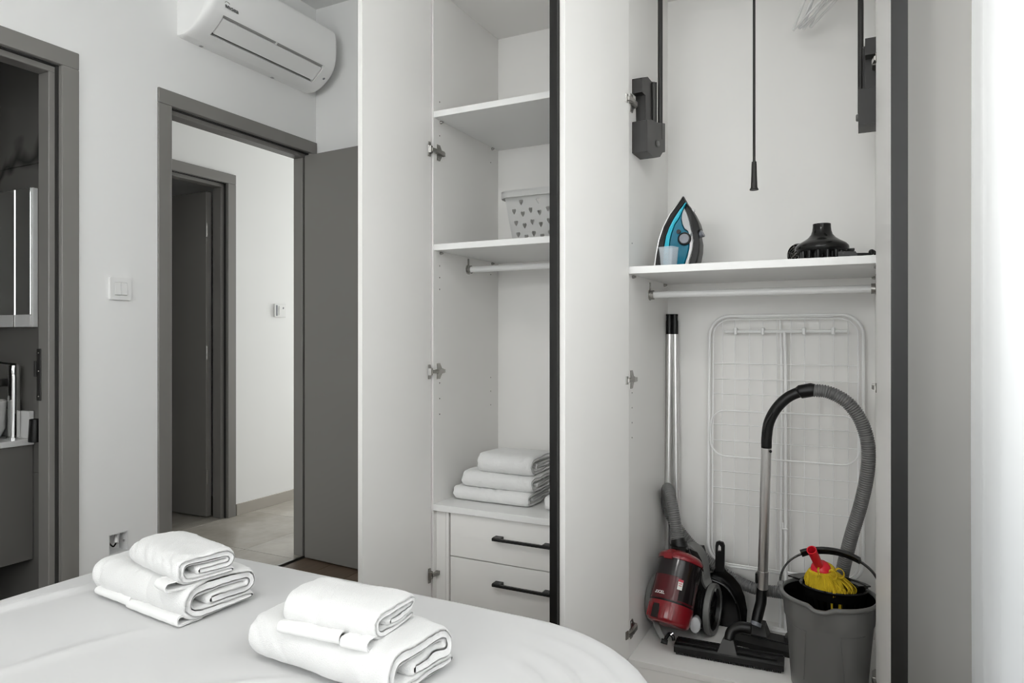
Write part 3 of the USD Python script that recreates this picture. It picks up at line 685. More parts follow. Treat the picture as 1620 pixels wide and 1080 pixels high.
# ------------------------------------------------------------------ things on the left wall
# air conditioner: profile in (distance from wall, height), running along y
AY0, AY1 = 1.920, 2.682
def ac_profile():
    P = [(0.0, 2.372), (0.045, 2.371), (0.090, 2.385), (0.135, 2.412), (0.172, 2.445), (0.192, 2.480), (0.201, 2.520), (0.203, 2.570), (0.200, 2.620), (0.190, 2.645), (0.165, 2.657), (0.0, 2.658)]
    q = np.vstack([[P[0]], spline(P[1:-1], 6), [P[-1]]]); return q
def ac_body():
    q = ac_profile(); c = np.array([0.0, 2.52]); rings = []
    r = 0.035
    for e in np.linspace(0, 90, 9): k = math.sin(math.radians(e)); rings.append((AY0 + r * (1 - math.cos(math.radians(90 - e)) * 0 - k), 1 - 0.16 * (1 - math.cos(math.radians(e)))))
    rings = [(AY0 + r * (1 - math.sin(math.radians(e))), 1 - 0.17 * (1 - math.cos(math.radians(e)))) for e in np.linspace(90, 0, 9)]
    rings += [(AY1 - (y - AY0), k) for y, k in rings[::-1]]
    L = []
    for y, k in rings:
        d = q.copy(); d[:, 0] *= k; d[:, 1] = c[1] + (d[:, 1] - c[1]) * (1 - (1 - k) * 0.35)
        L.append(np.column_stack([XL + d[:, 0], np.full(len(d), y), d[:, 1]]))
    return loft(L)
S0, S1 = np.array([0.100, 2.392]), np.array([0.178, 2.459])        # lower and upper edge of the outlet
u = (S1 - S0) / np.linalg.norm(S1 - S0); nn = np.array([u[1], -u[0]])
def outlet_box(a0, a1, n0, n1, y0, y1, b=0.0):
    """box along the outlet: a along the slope (0..1), n outwards from the outlet line"""
    L = np.linalg.norm(S1 - S0)
    M = np.array([[0, nn[0], u[0], XL + S0[0]], [1, 0, 0, 0], [0, nn[1], u[1], S0[1]], [0, 0, 0, 1.0]])
    m = bx(y0, n0, a0 * L, y1, n1, a1 * L, b); m.apply_transform(M)
    if m.volume < 0: m.invert()
    return m
body = ac_body(); ac = thing('air_conditioner', 'white wall-mounted air conditioner above the bedroom door', 'air conditioner', (XL, (AY0 + AY1) / 2, 2.37))
bm = body.copy(); bm.merge_vertices()
try:
    cut = man(bm) - man(outlet_box(0.0, 1.0, -0.022, 0.05, AY0 + 0.078, AY1 - 0.085)); body = T(cut) if cut.num_tri() > 50 else body
except Exception as e: print('ac cut', e)
part(ac, 'body', body, 'ac_white', smooth=28)
y0, y1 = AY0 + 0.080, AY1 - 0.087
part(ac, 'air_outlet', outlet_box(0.005, 0.995, -0.0215, -0.017, y0, y1), 'dark_groove', label='dark air outlet slot')
part(ac, 'louver', outlet_box(0.10, 0.86, -0.012, 0.004, y0 + 0.006, y1 - 0.002, 0.002), 'ac_white')
part(ac, 'upper_slat', outlet_box(0.885, 0.965, -0.016, -0.005, y0 + 0.002, y1), 'ac_grey', label='grey slat above the louver')
part(ac, 'louver_clip', outlet_box(0.84, 0.99, -0.015, -0.001, (y0 + y1) / 2 - 0.004, (y0 + y1) / 2 + 0.004), 'ac_white')
for yy in (2.02, 2.42): part(ac, 'cover_clip', bx(XL + 0.004, yy, 2.3695, XL + 0.016, yy + 0.014, 2.374), 'ac_grey')
part(ac, 'sensor', lathe([(0, -0.004), (0.007, -0.004), (0.007, 0.001), (0.004, 0.003), (0, 0.003)], 16, frame((XL + 0.139, 2.640, 2.4165), (0.62, 0, -0.78))), 'dial_grey')
seam = [(XL + 0.2042, y, 2.494) for y in (AY0 + 0.03, AY1 - 0.03)]
tm = meshkit.text_mesh('Midea', 0.017, 0.0012, bold=True)
M = np.array([[0, -0.18, 0.98, XL + 0.1985], [1, 0, 0, 1.992], [0, 0.98, 0.18, 2.482], [0, 0, 0, 1.0]])
part(ac, 'lettering', move(tm, M=M), 'print_dark', smooth=False)
arcp = np.array([(XL + 0.1995, 1.990 + 0.012 * (1 - math.cos(a)) , 2.500 + 0.008 * math.sin(a)) for a in np.linspace(0.1, math.pi * 0.9, 12)]); part(ac, 'emblem', tube(arcp, 0.0010, 5), 'print_dark')

# light switch
sw = thing('light_switch', 'white double light switch between the two door frames', 'light switch', (XL, 1.67, 1.31))
fr = rrect(1.627, 1.268, 1.712, 1.353, 0.006); inn = sbox(1.645, 1.286, 1.694, 1.335)
part(sw, 'frame', cat_(ext_x(fr.difference(inn), XL, XL + 0.010)), 'white_plastic')
for y0, y1 in ((1.6455, 1.6690), (1.6700, 1.6935)):
    part(sw, 'rocker', hull([(XL, y, z) for y in (y0, y1) for z in (1.2865, 1.3345)] + [(XL + 0.0135, y, 1.2875) for y in (y0, y1)] + [(XL + 0.0095, y, 1.3345) for y in (y0, y1)]), 'white_plastic')
# open wall box with cable conduit beside the bed
wbx = thing('wall_box', 'open metal wall box with a conduit end, low on the wall behind the towels', 'wall box', (XL - 0.05, 1.666, 0.341))
part(wbx, 'box', cat_(bx(XL - 0.052, 1.629, 0.304, XL - 0.049, 1.703, 0.378), *[bx(XL - 0.049, a, b, XL + 0.001, c, d) for a, b, c, d in ((1.629, 0.304, 1.631, 0.378), (1.701, 0.304, 1.703, 0.378), (1.631, 0.304, 1.701, 0.306), (1.631, 0.376, 1.701, 0.378))]), 'silver_label')
part(wbx, 'conduit', tube([(XL - 0.040, 1.690, 0.374), (XL - 0.022, 1.672, 0.352), (XL - 0.012, 1.664, 0.338)], 0.009, 12), 'white_plastic')
part(wbx, 'wire', tube(spline([(XL - 0.012, 1.664, 0.338), (XL - 0.008, 1.650, 0.330), (XL - 0.02, 1.642, 0.345), (XL - 0.04, 1.650, 0.36)], 6), 0.003, 6), 'black_plastic')
for y in (1.637, 1.695): part(wbx, 'screw', lathe([(0, 0), (0.004, 0), (0.003, 0.002), (0, 0.002)], 10, frame((XL - 0.012, y, 0.341), (1, 0, 0))), 'nickel')
# hall wall switch with a grey strip
hs = thing('light_switch', 'small white switch plate with a dark slot on the bright hall wall', 'light switch', (XH, 3.47, 1.30))
a, b = at_x(433, 492, XH)[1], at_x(451, 492, XH)[1]
part(hs, 'frame', bx(XH, a, 1.262, XH + 0.010, b, 1.350, 0.002), 'white_plastic')
part(hs, 'slot', bx(XH + 0.009, at_x(435.2, 492, XH)[1], 1.270, XH + 0.011, at_x(437.2, 492, XH)[1], 1.342), 'dial_grey', label='dark slot')
part(hs, 'rocker', hull([(XH + x, y, z) for y in (at_x(439.5, 492, XH)[1], b - 0.008) for x, z in ((0.009, 1.274), (0.0125, 1.274), (0.0155, 1.336), (0.009, 1.336))]), 'white_plastic')
part(hs, 'indicator', bx(XH + 0.012, at_x(445, 492, XH)[1], 1.318, XH + 0.0165, at_x(446.4, 492, XH)[1], 1.330), 'dial_grey')

# ------------------------------------------------------------------ bathroom things
va = thing('vanity_unit', 'wall-hung dark grey vanity with a white countertop in the bathroom', 'vanity unit', (-3.2, 1.30, 0.265))
part(va, 'cabinet_body', bx(-3.62, 1.06, 0.265, -2.868, 1.546, 0.7095, 0.001), 'vanity_grey')
for z0, z1 in ((0.267, 0.485), (0.490, 0.7075)): part(va, 'drawer_front', bx(-3.618, 1.040, z0, -2.870, 1.059, z1, 0.0015), 'vanity_grey')
part(va, 'countertop', bx(-3.63, 1.035, 0.710, -2.858, 1.546, 0.733, 0.002), 'marble_counter')
part(va, 'upstand', bx(-3.63, 1.527, 0.7335, -2.862, 1.546, 0.840, 0.0015), 'marble_counter')
bs = thing('wash_basin', 'round white vessel basin on the bathroom countertop', 'wash basin', (-3.028, 1.366, 0.7335))
part(bs, 'bowl', lathe([(0, 0), (0.10, 0.0), (0.130, 0.006), (0.146, 0.04), (0.152, 0.145), (0.149, 0.148), (0.144, 0.145), (0.136, 0.05), (0.10, 0.022), (0, 0.018)], 56), 'ceramic', local=True, smooth=40)
part(bs, 'drain', lathe([(0, 0.0185), (0.024, 0.0195), (0.022, 0.025), (0, 0.026)], 20), 'chrome', local=True)
fx, fy = at_d(22, 600, 2.665)[:2]
fc = thing('faucet', 'tall shiny chrome faucet beside the vessel basin', 'faucet', (fx, fy, 0.7335))
part(fc, 'column', lathe([(0, 0), (0.026, 0), (0.026, 0.006), (0.0205, 0.008), (0.0205, 0.245), (0.0195, 0.247), (0.0195, 0.250), (0.0205, 0.252), (0.0205, 0.282), (0.018, 0.285), (0, 0.285)], 36), 'chrome', local=True, smooth=40)
sd = np.array([-0.80, -0.60, 0]); part(fc, 'spout', hull([tuple(sd * t + np.array([-sd[1], sd[0], 0]) * q + np.array([0, 0, z])) for t, z0, z1, wd in ((0.0, 0.205, 0.236, 0.015), (0.15, 0.200, 0.216, 0.013)) for q in (-wd, wd) for z in (z0, z1)]), 'chrome', local=True)
part(fc, 'lever', hull([tuple(sd * t + np.array([-sd[1], sd[0], 0]) * q + np.array([0, 0, z])) for t, z0, z1, wd in ((-0.012, 0.283, 0.290, 0.010), (0.085, 0.298, 0.304, 0.006)) for q in (-wd, wd) for z in (z0, z1)]), 'chrome', local=True)
cx, cy = at_y(57, 670, 1.500)[:2]
single('tumbler', lathe([(0, 0), (0.024, 0), (0.0255, 0.002), (0.0215, 0.085), (0.0195, 0.085), (0.022, 0.006), (0, 0.005)], 28, frame((cx, cy, 0.7335), (0, 0, 1))), 'black_plastic', 'dark tumbler at the end of the bathroom countertop', 'tumbler', smooth=40)
mc = thing('mirror_cabinet', 'white mirror cabinet on the bathroom wall above the basin', 'mirror cabinet', (-3.2, 1.546, 1.16))
part(mc, 'case', bx(-3.60, 1.529, 1.165, -2.838, 1.547, 1.702, 0.001), 'white_plastic')
dv = at_y(23.5, 400, 1.525)[0]
for x0, x1 in ((-3.30, dv - 0.002), (dv + 0.002, -2.846)): part(mc, 'mirror_door', bx(x0, 1.524, 1.213, x1, 1.5285, 1.702, 0.0008), 'mirror', smooth=False)
part(mc, 'door_trim', bx(dv - 0.0018, 1.521, 1.165, dv + 0.0018, 1.5285, 1.702), 'chrome')
part(mc, 'lower_rail', bx(-3.599, 1.524, 1.166, -2.846, 1.5285, 1.2125, 0.0006), 'white_plastic')
th_ = thing('towel_hook', 'small round chrome hook on the bathroom wall opposite the mirror', 'hook', (-3.3, -0.59, 1.6))
part(th_, 'rose', lathe([(0, 0), (0.028, 0), (0.028, 0.006), (0.009, 0.010), (0.009, 0.04), (0.018, 0.045), (0.018, 0.055), (0, 0.058)], 24, frame((-3.3, -0.60, 1.6), (0, 1, 0))), 'chrome')

# ------------------------------------------------------------------ curtain and its track
def curtain():
    n = 320; s = np.linspace(0, 1, n); P = []
    for t in s:
        y = 2.125 - 3.9 * t
        x = 0.298 + 0.010 * math.sin(t * 60) * min(1, max(0, (t - 0.13) * 8)) - 0.012 * t
        if t < 0.04: x = float(np.interp(t, [0, 0.006, 0.012, 0.018, 0.026, 0.04], [0.262, 0.267, 0.279, 0.276, 0.288, x]))
        P.append((x, y))
    P = np.array(P); Z = np.linspace(0.015, 2.775, 40); v = []
    for z in Z:
        k = 0.006 * (1 - ((z - 1.2) / 1.4) ** 2)
        w = 0.004 * (meshkit.noise(np.column_stack([P[:, 1] * 4, np.full(n, z * 1.5), P[:, 0] * 0]), 4) - 0.5)
        v.append(np.column_stack([P[:, 0] - k * np.exp(-s * 30) + w, P[:, 1], np.full(n, z)]))
    v = np.vstack(v); f = [[i * n + j, i * n + j + 1, (i + 1) * n + j + 1, (i + 1) * n + j] for i in range(len(Z) - 1) for j in range(n - 1)]
    return (v, f)
ct = thing('curtain', 'sheer white floor-length curtain at the right edge', 'curtain', (0.295, 0.3, 0.015))
vf = curtain(); part(ct, 'panel', trimesh.Trimesh(*meshkit.arrays(vf)[:2], process=False), 'curtain_sheer', smooth=True)
part(ct, 'track', bx(0.270, -1.85, 2.776, 0.325, 2.15, 2.80, 0.003), 'white_plastic')

# added lamp body, out of view, to carry the fill (its light is the disk light at the top of the script)
cl = thing('ceiling_lamp', 'added round flush lamp for fill light, unseen on the ceiling behind the camera', 'ceiling lamp', (-0.50, -0.25, ZC))
part(cl, 'housing', lathe([(0.27, 2.758), (0.295, 2.760), (0.300, 2.775), (0.29, ZC - 0.0005), (0, ZC - 0.0005), (0, 2.80), (0.27, 2.790), (0.27, 2.758)], 48, np.array([[1, 0, 0, -0.50], [0, 1, 0, -0.25], [0, 0, 1, 0], [0, 0, 0, 1.0]])), 'white_plastic', smooth=40)

# ------------------------------------------------------------------ things in the right cabinet, above
# pull-down clothes lift
RY, RZ = 2.425, 2.385
lift = thing('wardrobe_lift', 'black pull-down clothes lift with two side arms and a long pull rod', 'wardrobe lift', ((XC + XC2) / 2, RY, 1.9))
def yz(pts, X): return Polygon([tuple(at_x(px, py, X)[1:]) for px, py in pts])
HX = XC + 0.040
plates = [('housing', yz([(1018.5, 190.5), (1024, 189.5), (1034, 194.4), (1047, 196), (1047, 241), (1043, 242), (1039, 248.7), (1030.6, 250.3), (1018.5, 240)], HX), 0.052, 'black_powder'),
          ('bracket', yz([(1018.5, 122), (1027.5, 121), (1033.7, 128.6), (1039, 129), (1039, 193), (1024.5, 190), (1024, 150), (1018.5, 145)], HX), 0.034, 'black_powder'),
          ('slide', yz([(1033.5, 130), (1039.2, 130), (1039.2, 196), (1033.5, 195)], HX), 0.040, 'black_profile')]
for s in (1, -1):
    xf = XC if s > 0 else XC2
    for nm, pg, dx, mt in plates:
        m = ext_x(pg.buffer(-0.001).buffer(0.001), xf, xf + dx) if s > 0 else ext_x(pg, xf - dx, xf)
        part(lift, nm, m, mt)
    c = at_x(1034, 228, HX)[1:]
    part(lift, 'pivot_cap', lathe([(0, 0), (0.011, 0), (0.011, 0.004), (0.008, 0.007), (0, 0.007)], 18, frame((xf + s * 0.052, c[0], c[1]), (s, 0, 0))), 'grey_plastic')
    part(lift, 'release_tab', bx(xf + s * 0.022, RY + 0.022, 1.795, xf + s * 0.036, RY + 0.034, 1.86, 0.002), 'black_plastic')
    xa = xf + s * 0.0455
    part(lift, 'arm', tube([(xa, RY, 1.83), (xa, RY, RZ)], 0.0085, 14), 'black_powder')
part(lift, 'hanging_bar', tube([(XC + 0.037, RY, RZ), (XC2 - 0.037, RY, RZ)], 0.011, 14), 'black_powder')
px = at_y(1193, 100, RY - 0.02)
rod = part(lift, 'pull_rod', tube([(px[0], px[1], 1.70), (px[0], px[1], RZ + 0.004)], 0.0042, 10), 'black_powder')
part(rod, 'grip', lathe([(0, 0.0), (0.0135, 0.0), (0.0145, 0.002), (0.0105, 0.009), (0.0080, 0.085), (0.0075, 0.094), (0, 0.094)], 24, frame((px[0], px[1], 1.615), (0, 0, 1))), 'black_powder', smooth=40)
# hangers on the lift
def hanger(label, loc, rz, first=None):
    if first is not None: return dup(first, loc, rz, label)
    t = thing('clothes_hanger', label, 'clothes hanger', loc, rz, group='white hangers on the lift')
    sh = spline([(-0.205, 0, -0.178), (-0.19, 0, -0.163), (-0.02, 0, -0.062), (0, 0, -0.055), (0.02, 0, -0.062), (0.19, 0, -0.163), (0.205, 0, -0.178)], 6)
    part(t, 'shoulder_bar', tube(sh, 0.0048, 8), 'white_plastic', local=True)
    part(t, 'trouser_bar', tube([(-0.205, 0, -0.178), (0.205, 0, -0.178)], 0.0040, 8), 'white_plastic', local=True)
    hk = np.array([(0, 0, -0.055), (0, 0, -0.02)] + [(0.016 * math.sin(a), 0, 0.0 - 0.0 + 0.016 * -math.cos(a) + 0.0) for a in np.linspace(math.radians(40), math.radians(300), 12)][::1])
    hk = np.array([(0, 0, -0.055), (0, 0, -0.030)] + [(0.0165 * math.cos(a), 0, 0.0165 * math.sin(a)) for a in np.radians(np.linspace(-60, 200, 14))])
    part(t, 'hook', tube(hk, 0.0020, 6), 'chrome', local=True)
    return t
HZ = RZ - 0.0003
hg0 = hanger('white clothes hanger on the lift bar, turned furthest to the left', (-0.115, RY, HZ), math.radians(117))
hanger('white clothes hanger on the lift bar, second of the bunch', (-0.098, RY, HZ), math.radians(112), hg0)
hanger('white clothes hanger on the lift bar, third of the bunch', (-0.082, RY, HZ), math.radians(121), hg0)
hanger('white clothes hanger on the lift bar, rightmost of the bunch', (-0.062, RY, HZ), math.radians(116), hg0)

# steam iron standing on its heel
ZS = 1.3590
IY = 2.425
iron = thing('steam_iron', 'blue and black steam iron standing upright on the shelf', 'steam iron', at_y(1079, 420, IY)[:2].tolist() + [ZS])
def ipts(pts): return [tuple(at_y(1030 + x / 8.31, 300 + y / 8.31, IY)[[0, 2]]) for x, y in pts]
ztip = at_y(1081, 311, IY)[2]
def slab(pts, w, y0=0.0, taper=0.62, bev=0.12, raw=False, smooth_n=0):
    """solid from a side outline (x, z): half width w at the heel, narrowing to the tip"""
    P = np.array(pts if raw else ipts(pts)); c = P.mean(0); rings = []
    if Polygon(P).exterior.is_ccw: P = P[::-1]
    for k, f in ((1.0, 1 - bev), (0.86, 1 - bev * 0.25), (0.6, 1.0), (-0.6, 1.0), (-0.86, 1 - bev * 0.25), (-1.0, 1 - bev)):
        q = c + (P - c) * f; z = np.clip((q[:, 1] - ZS) / (ztip - ZS), 0, 1)
        ww = w * np.sqrt(np.clip(1 - taper * z - (1 - taper) * z ** 3 * 0.85, 0.03, 1))
        rings.append(np.column_stack([q[:, 0], IY + y0 - k * ww, q[:, 1]]))
    n = len(P); v = np.vstack(rings); f = []
    for i in range(5):
        for s in range(n):
            t = (s + 1) % n; f += [[i * n + s, i * n + t, (i + 1) * n + t], [i * n + s, (i + 1) * n + t, (i + 1) * n + s]]
    pv, pf = trimesh.creation.triangulate_polygon(Polygon(P), engine='earcut')
    d = np.argmin(((pv[:, None] - P[None]) ** 2).sum(-1), 1); pf = d[pf]
    f = np.vstack([f, pf, (pf + 5 * n)[:, ::-1]])
    m = trimesh.Trimesh(v, f, process=False); trimesh.repair.fix_normals(m)
    return m
HB = 1075     # heel level in the crop the outlines were measured in (the shelf edge hides its last bit)
part(iron, 'soleplate', slab([(425, 88), (432, 92), (290, 320), (205, 500), (150, 690), (112, 900), (92, HB), (78, HB), (100, 890), (135, 690), (192, 500), (275, 312)], 0.056), 'steel_tube')
part(iron, 'skirt', slab([(432, 92), (470, 165), (400, 270), (330, 390), (270, 520), (230, 640), (205, 800), (195, HB), (93, HB), (113, 900), (151, 690), (206, 500), (291, 320)], 0.060), 'black_plastic')
part(iron, 'trim_stripe', slab([(470, 172), (478, 180), (440, 290), (400, 380), (340, 470), (300, 600), (280, 700), (270, 850), (265, HB), (196, HB), (206, 800), (231, 640), (271, 520), (331, 390), (401, 270)], 0.0555), 'light_blue')
part(iron, 'water_tank', slab([(452, 240), (432, 300), (425, 390), (440, 470), (475, 540), (520, 570), (545, 640), (545, 780), (520, 900), (500, 960), (470, HB), (266, HB), (271, 850), (281, 700), (301, 600), (341, 470), (401, 380), (441, 290)], 0.0545), 'teal_plastic')
part(iron, 'grey_panel', slab([(455, 250), (490, 310), (530, 420), (560, 540), (575, 600), (548, 640), (520, 570), (476, 540), (441, 470), (426, 390), (433, 300)], 0.0525), 'iron_grey')
part(iron, 'rear_trim', slab([(552, 640), (578, 600), (588, 690), (578, 800), (555, 900), (530, 990), (510, HB), (470, HB), (501, 960), (521, 900), (546, 780)], 0.0535), 'silver_label')
part(iron, 'handle', slab([(478, 180), (540, 260), (590, 340), (640, 440), (662, 520), (640, 560), (655, 640), (668, 720), (662, 830), (640, 940), (600, HB), (512, HB), (531, 990), (556, 900), (579, 800), (589, 690), (577, 600), (560, 540), (531, 420), (491, 310), (456, 250)], 0.040, bev=0.10), 'black_plastic')
dc = at_y(1030 + 482 / 8.31, 300 + 672 / 8.31, IY)
dirc = np.array([0.10, -1.0, 0.05])
dl = part(iron, 'temperature_dial', lathe([(0, -0.01), (0.0225, -0.01), (0.0225, 0.006), (0.0205, 0.009), (0.0175, 0.010), (0.017, 0.0085), (0, 0.0085)], 36, frame((dc[0], IY - 0.050, dc[2]), dirc)), 'black_plastic', smooth=35)
part(dl, 'dial_face', lathe([(0, 0.0085), (0.0168, 0.0085), (0.016, 0.0105), (0, 0.0115)], 32, frame((dc[0], IY - 0.050, dc[2]), dirc)), 'dial_grey')
b = at_y(1030 + 403 / 8.31, 300 + 575 / 8.31, IY); part(iron, 'water_cap', lathe([(0, -0.01), (0.008, -0.01), (0.007, 0.004), (0, 0.005)], 16, frame((b[0], IY - 0.046, b[2]), dirc)), 'black_plastic')
k = at_y(1030 + 645 / 8.31, 300 + 590 / 8.31, IY)
part(iron, 'steam_knob', lathe([(0, 0), (0.009, 0), (0.0105, 0.006), (0.0135, 0.018), (0.0125, 0.020), (0, 0.020)], 20, frame((k[0] - 0.006, IY - 0.006, k[2] - 0.006), (0.86, -0.1, 0.45))), 'dial_grey')
b = at_y(1030 + 555 / 8.31, 300 + 268 / 8.31, IY); part(iron, 'spray_nozzle', bx(b[0] - 0.006, IY - 0.008, b[2] - 0.008, b[0] + 0.005, IY + 0.008, b[2] + 0.004, 0.002), 'silver_label')
b = at_y(1030 + 630 / 8.31, 300 + 490 / 8.31, IY); part(iron, 'steam_button', bx(b[0] - 0.010, IY - 0.012, b[2] - 0.006, b[0] + 0.004, IY + 0.012, b[2] + 0.004, 0.003), 'dial_grey')
hb = at_y(1105, 415, IY)[0]
part(iron, 'power_cord', tube(spline([(hb - 0.012, IY + 0.01, ZS + 0.03), (hb + 0.006, IY, ZS + 0.014), (hb + 0.025, IY - 0.01, ZS + 0.010), (hb + 0.034, IY + 0.02, ZS + 0.0045), (hb + 0.015, IY + 0.07, ZS + 0.0045), (hb - 0.03, IY + 0.06, ZS + 0.0045)], 8), 0.0042, 8), 'black_rubber')
# measuring cup in front of it
cp = at_y(1058, 400, 2.275)
cup = [rrect(-0.5, -0.5, 0.5, 0.5, 0.16, 5)]
def cup_mesh():
    o = outline(cup[0], 48); rings = []
    ang = np.arctan2(o[:, 1], o[:, 0])
    lip = np.exp(-((((ang - math.radians(200) + np.pi) % (2 * np.pi)) - np.pi) / 0.22) ** 2)
    for z, s, l in ((0, 0.036, 0), (0.0, 0.042, 0), (0.035, 0.047, 0), (0.056, 0.0505, 0.10), (0.066, 0.052, 0.26), (0.066, 0.0495, 0.24), (0.056, 0.048, 0.09), (0.035, 0.0445, 0), (0.003, 0.0395, 0), (0.003, 0.01, 0)):
        q = o * s * (1 + l * lip)[:, None]; rings.append(np.column_stack([q, np.full(len(o), z)]))
    return loft(rings)
mcup = thing('measuring_cup', 'small clear plastic measuring cup in front of the iron', 'measuring cup', (cp[0], cp[1], ZS), math.radians(-14))
part(mcup, 'cup_body', cup_mesh(), 'cup_clear', smooth=40, local=True)
part(mcup, 'scale_marks', cat_(*[bx(0.000, -0.0248 - 0.0012 * z / 0.05, z, 0.007, -0.0232, z + 0.0008) for z in (0.018, 0.026, 0.034, 0.042)]), 'label_white', local=True, kind='stuff')

# hair dryer and its diffuser
DY = 2.37
dcx = at_y(1300, 380, DY)[0]
df = thing('hair_dryer_diffuser', 'glossy black hair dryer diffuser resting on its fingers on the shelf', 'diffuser', (dcx, DY, ZS))
part(df, 'bell', lathe([(0.0765, 0.040), (0.0785, 0.045), (0.0775, 0.052), (0.070, 0.0605), (0.055, 0.069), (0.041, 0.0785), (0.032, 0.089), (0.028, 0.101), (0.0265, 0.113), (0.0262, 0.1225), (0.0235, 0.1225), (0.0235, 0.105), (0.027, 0.090), (0.038, 0.074), (0.06, 0.056), (0.0745, 0.042), (0.0765, 0.040)], 56), 'black_gloss', smooth=45, local=True)
part(df, 'face_plate', lathe([(0, 0.036), (0.070, 0.036), (0.0745, 0.042), (0, 0.044)], 40), 'black_plastic', local=True)
for k in range(14):
    a = k * 2 * math.pi / 14 + 0.1; part(df, 'finger', lathe([(0, 0), (0.0035, 0.0), (0.0052, 0.003), (0.0068, 0.037), (0, 0.037)], 10, frame((0.060 * math.cos(a), 0.060 * math.sin(a), 0.0), (0, 0, 1))), 'black_plastic', local=True)
for k in range(6):
    a = k * 2 * math.pi / 6; part(df, 'finger', lathe([(0, 0), (0.0035, 0.0), (0.0052, 0.003), (0.0068, 0.037), (0, 0.037)], 10, frame((0.030 * math.cos(a), 0.030 * math.sin(a), 0.0), (0, 0, 1))), 'black_plastic', local=True)
rc = np.array([at_y(1258, 397, 2.465)[0], 2.465, ZS + 0.041])           # centre of the dryer's rear grille
ax = np.array([0.62, 0.785, 0.0])
hd_ = thing('hair_dryer', 'black hair dryer lying on the shelf behind its diffuser', 'hair dryer', (rc[0] + 0.06, 2.53, ZS))
part(hd_, 'barrel', lathe([(0, 0.004), (0.030, 0.004), (0.034, 0), (0.038, 0.008), (0.040, 0.03), (0.038, 0.075), (0.030, 0.13), (0.0265, 0.165), (0.024, 0.166), (0.023, 0.12), (0, 0.12)], 36, frame(rc, ax)), 'black_gloss', smooth=40)
Mr = frame(rc, ax); gp_ = lambda r, a, h=-0.001: (Mr @ np.array([r * math.cos(a), r * math.sin(a), h, 1]))[:3]
part(hd_, 'rear_grille', cat_(*[tube([gp_(r, a) for a in np.linspace(0, 2 * math.pi, 25)[:-1]], 0.0014, 5, closed=True) for r in (0.010, 0.018, 0.026)], *[tube([gp_(0.032, a, -0.002), gp_(0.032, a + math.pi, -0.002)], 0.0014, 5) for a in (0.4, 1.45, 2.5)]), 'nickel', kind='stuff')
part(hd_, 'handle', tube(spline([tuple(rc + ax * 0.06 + np.array([0.02, 0.0, -0.014])), tuple(rc + ax * 0.08 + np.array([0.08, -0.002, -0.020])), tuple(rc + ax * 0.09 + np.array([0.145, -0.004, -0.0225]))], 8), 0.018, 16), 'black_plastic')
nz = at_y(1341, 391, 2.44); CY = 2.275
xb0, xb1, xb2 = [at_y(q, 400, CY)[0] for q in (1326, 1356, 1379)]
part(hd_, 'plug', cat_(hull([(x, y, z) for x, zt_ in ((xb0, 0.022), (xb1 - 0.004, 0.020), (xb1, 0.012)) for y in (CY - 0.012, CY + 0.012) for z in (ZS + 0.0002, ZS + zt_)])), 'black_plastic')
part(hd_, 'power_cord', tube(spline([(xb1 - 0.004, CY, ZS + 0.012), (xb1 + 0.018, CY + 0.002, ZS + 0.0115), (xb2 - 0.004, CY + 0.006, ZS + 0.012), (xb2 + 0.004, CY + 0.012, ZS + 0.020), (xb2 + 0.010, CY + 0.024, ZS + 0.012), (xb2 + 0.004, CY + 0.06, ZS + 0.0045), (xb2 - 0.02, CY + 0.16, ZS + 0.0045), (xb2 - 0.10, CY + 0.27, ZS + 0.0045)], 8), 0.0042, 8), 'black_rubber')
part(hd_, 'cord_knot', lathe([(0, -0.009), (0.006, -0.007), (0.0085, 0), (0.006, 0.007), (0, 0.009)], 16, frame((xb2, CY + 0.006, ZS + 0.017), (0, 1, 0.2))), 'black_rubber', smooth=60)
cn = thing('nozzle', 'black concentrator nozzle standing on the shelf beside the diffuser', 'nozzle', (nz[0], 2.475, ZS))
part(cn, 'mouth', hull([(x, y, z) for x, y, z in ((-0.014, -0.012, 0.001), (0.012, -0.012, 0.001), (0.012, 0.012, 0.001), (-0.014, 0.012, 0.001), (-0.021, -0.016, 0.047), (0.018, -0.016, 0.049), (0.018, 0.016, 0.049), (-0.021, 0.016, 0.047))]), 'black_plastic', local=True)
part(cn, 'rim', hull([(x, y, z) for x in (-0.022, 0.0195) for y in (-0.0175, 0.0175) for z in (0.047, 0.052)]), 'black_plastic', local=True)

# laundry basket in the left cabinet
ZK = 1.4785
bk = thing('laundry_basket', 'white plastic laundry basket with heart-shaped holes on the wardrobe shelf', 'laundry basket', (-1.03, 2.56, ZK))
KX0, KX1, KY0, KY1, KH = -1.268, -0.78, 2.43, 2.690, 0.222
def heart(cx, cz, s):
    P = [(0, -1.3), (0.62, -0.4), (0.85, 0.35), (0.62, 0.8), (0.25, 0.8), (0, 0.5), (-0.25, 0.8), (-0.62, 0.8), (-0.85, 0.35), (-0.62, -0.4)]
    return Polygon([(cx + s * a, cz + s * b) for a, b in P])
def basket_wall(w0, w1, h, tilt):
    """trapezoid wall (bottom w0, top w1), holes in staggered columns, local x across, y thickness, z up"""
    pg = Polygon([(-w0 / 2, 0), (w0 / 2, 0), (w1 / 2, h), (-w1 / 2, h)])
    n = int((w0 - 0.04) / 0.0345); 
    for i in range(n + 1):
        f = (i / n - 0.5); odd = i % 2
        for j in range(4 if odd else 3):
            z = 0.045 + j * 0.046 + (0.0 if not odd else -0.012) + 0.01
            wz = w0 + (w1 - w0) * z / h
            if z < h - 0.03: pg = pg.difference(heart(f * (wz - 0.06), z, 0.0105))
    m = ext_y(pg, 0, 0.0025); return rot(m, tilt, [1, 0, 0])
tl = math.atan2(0.030, KH)
W = KX1 - KX0; Dp = KY1 - KY0
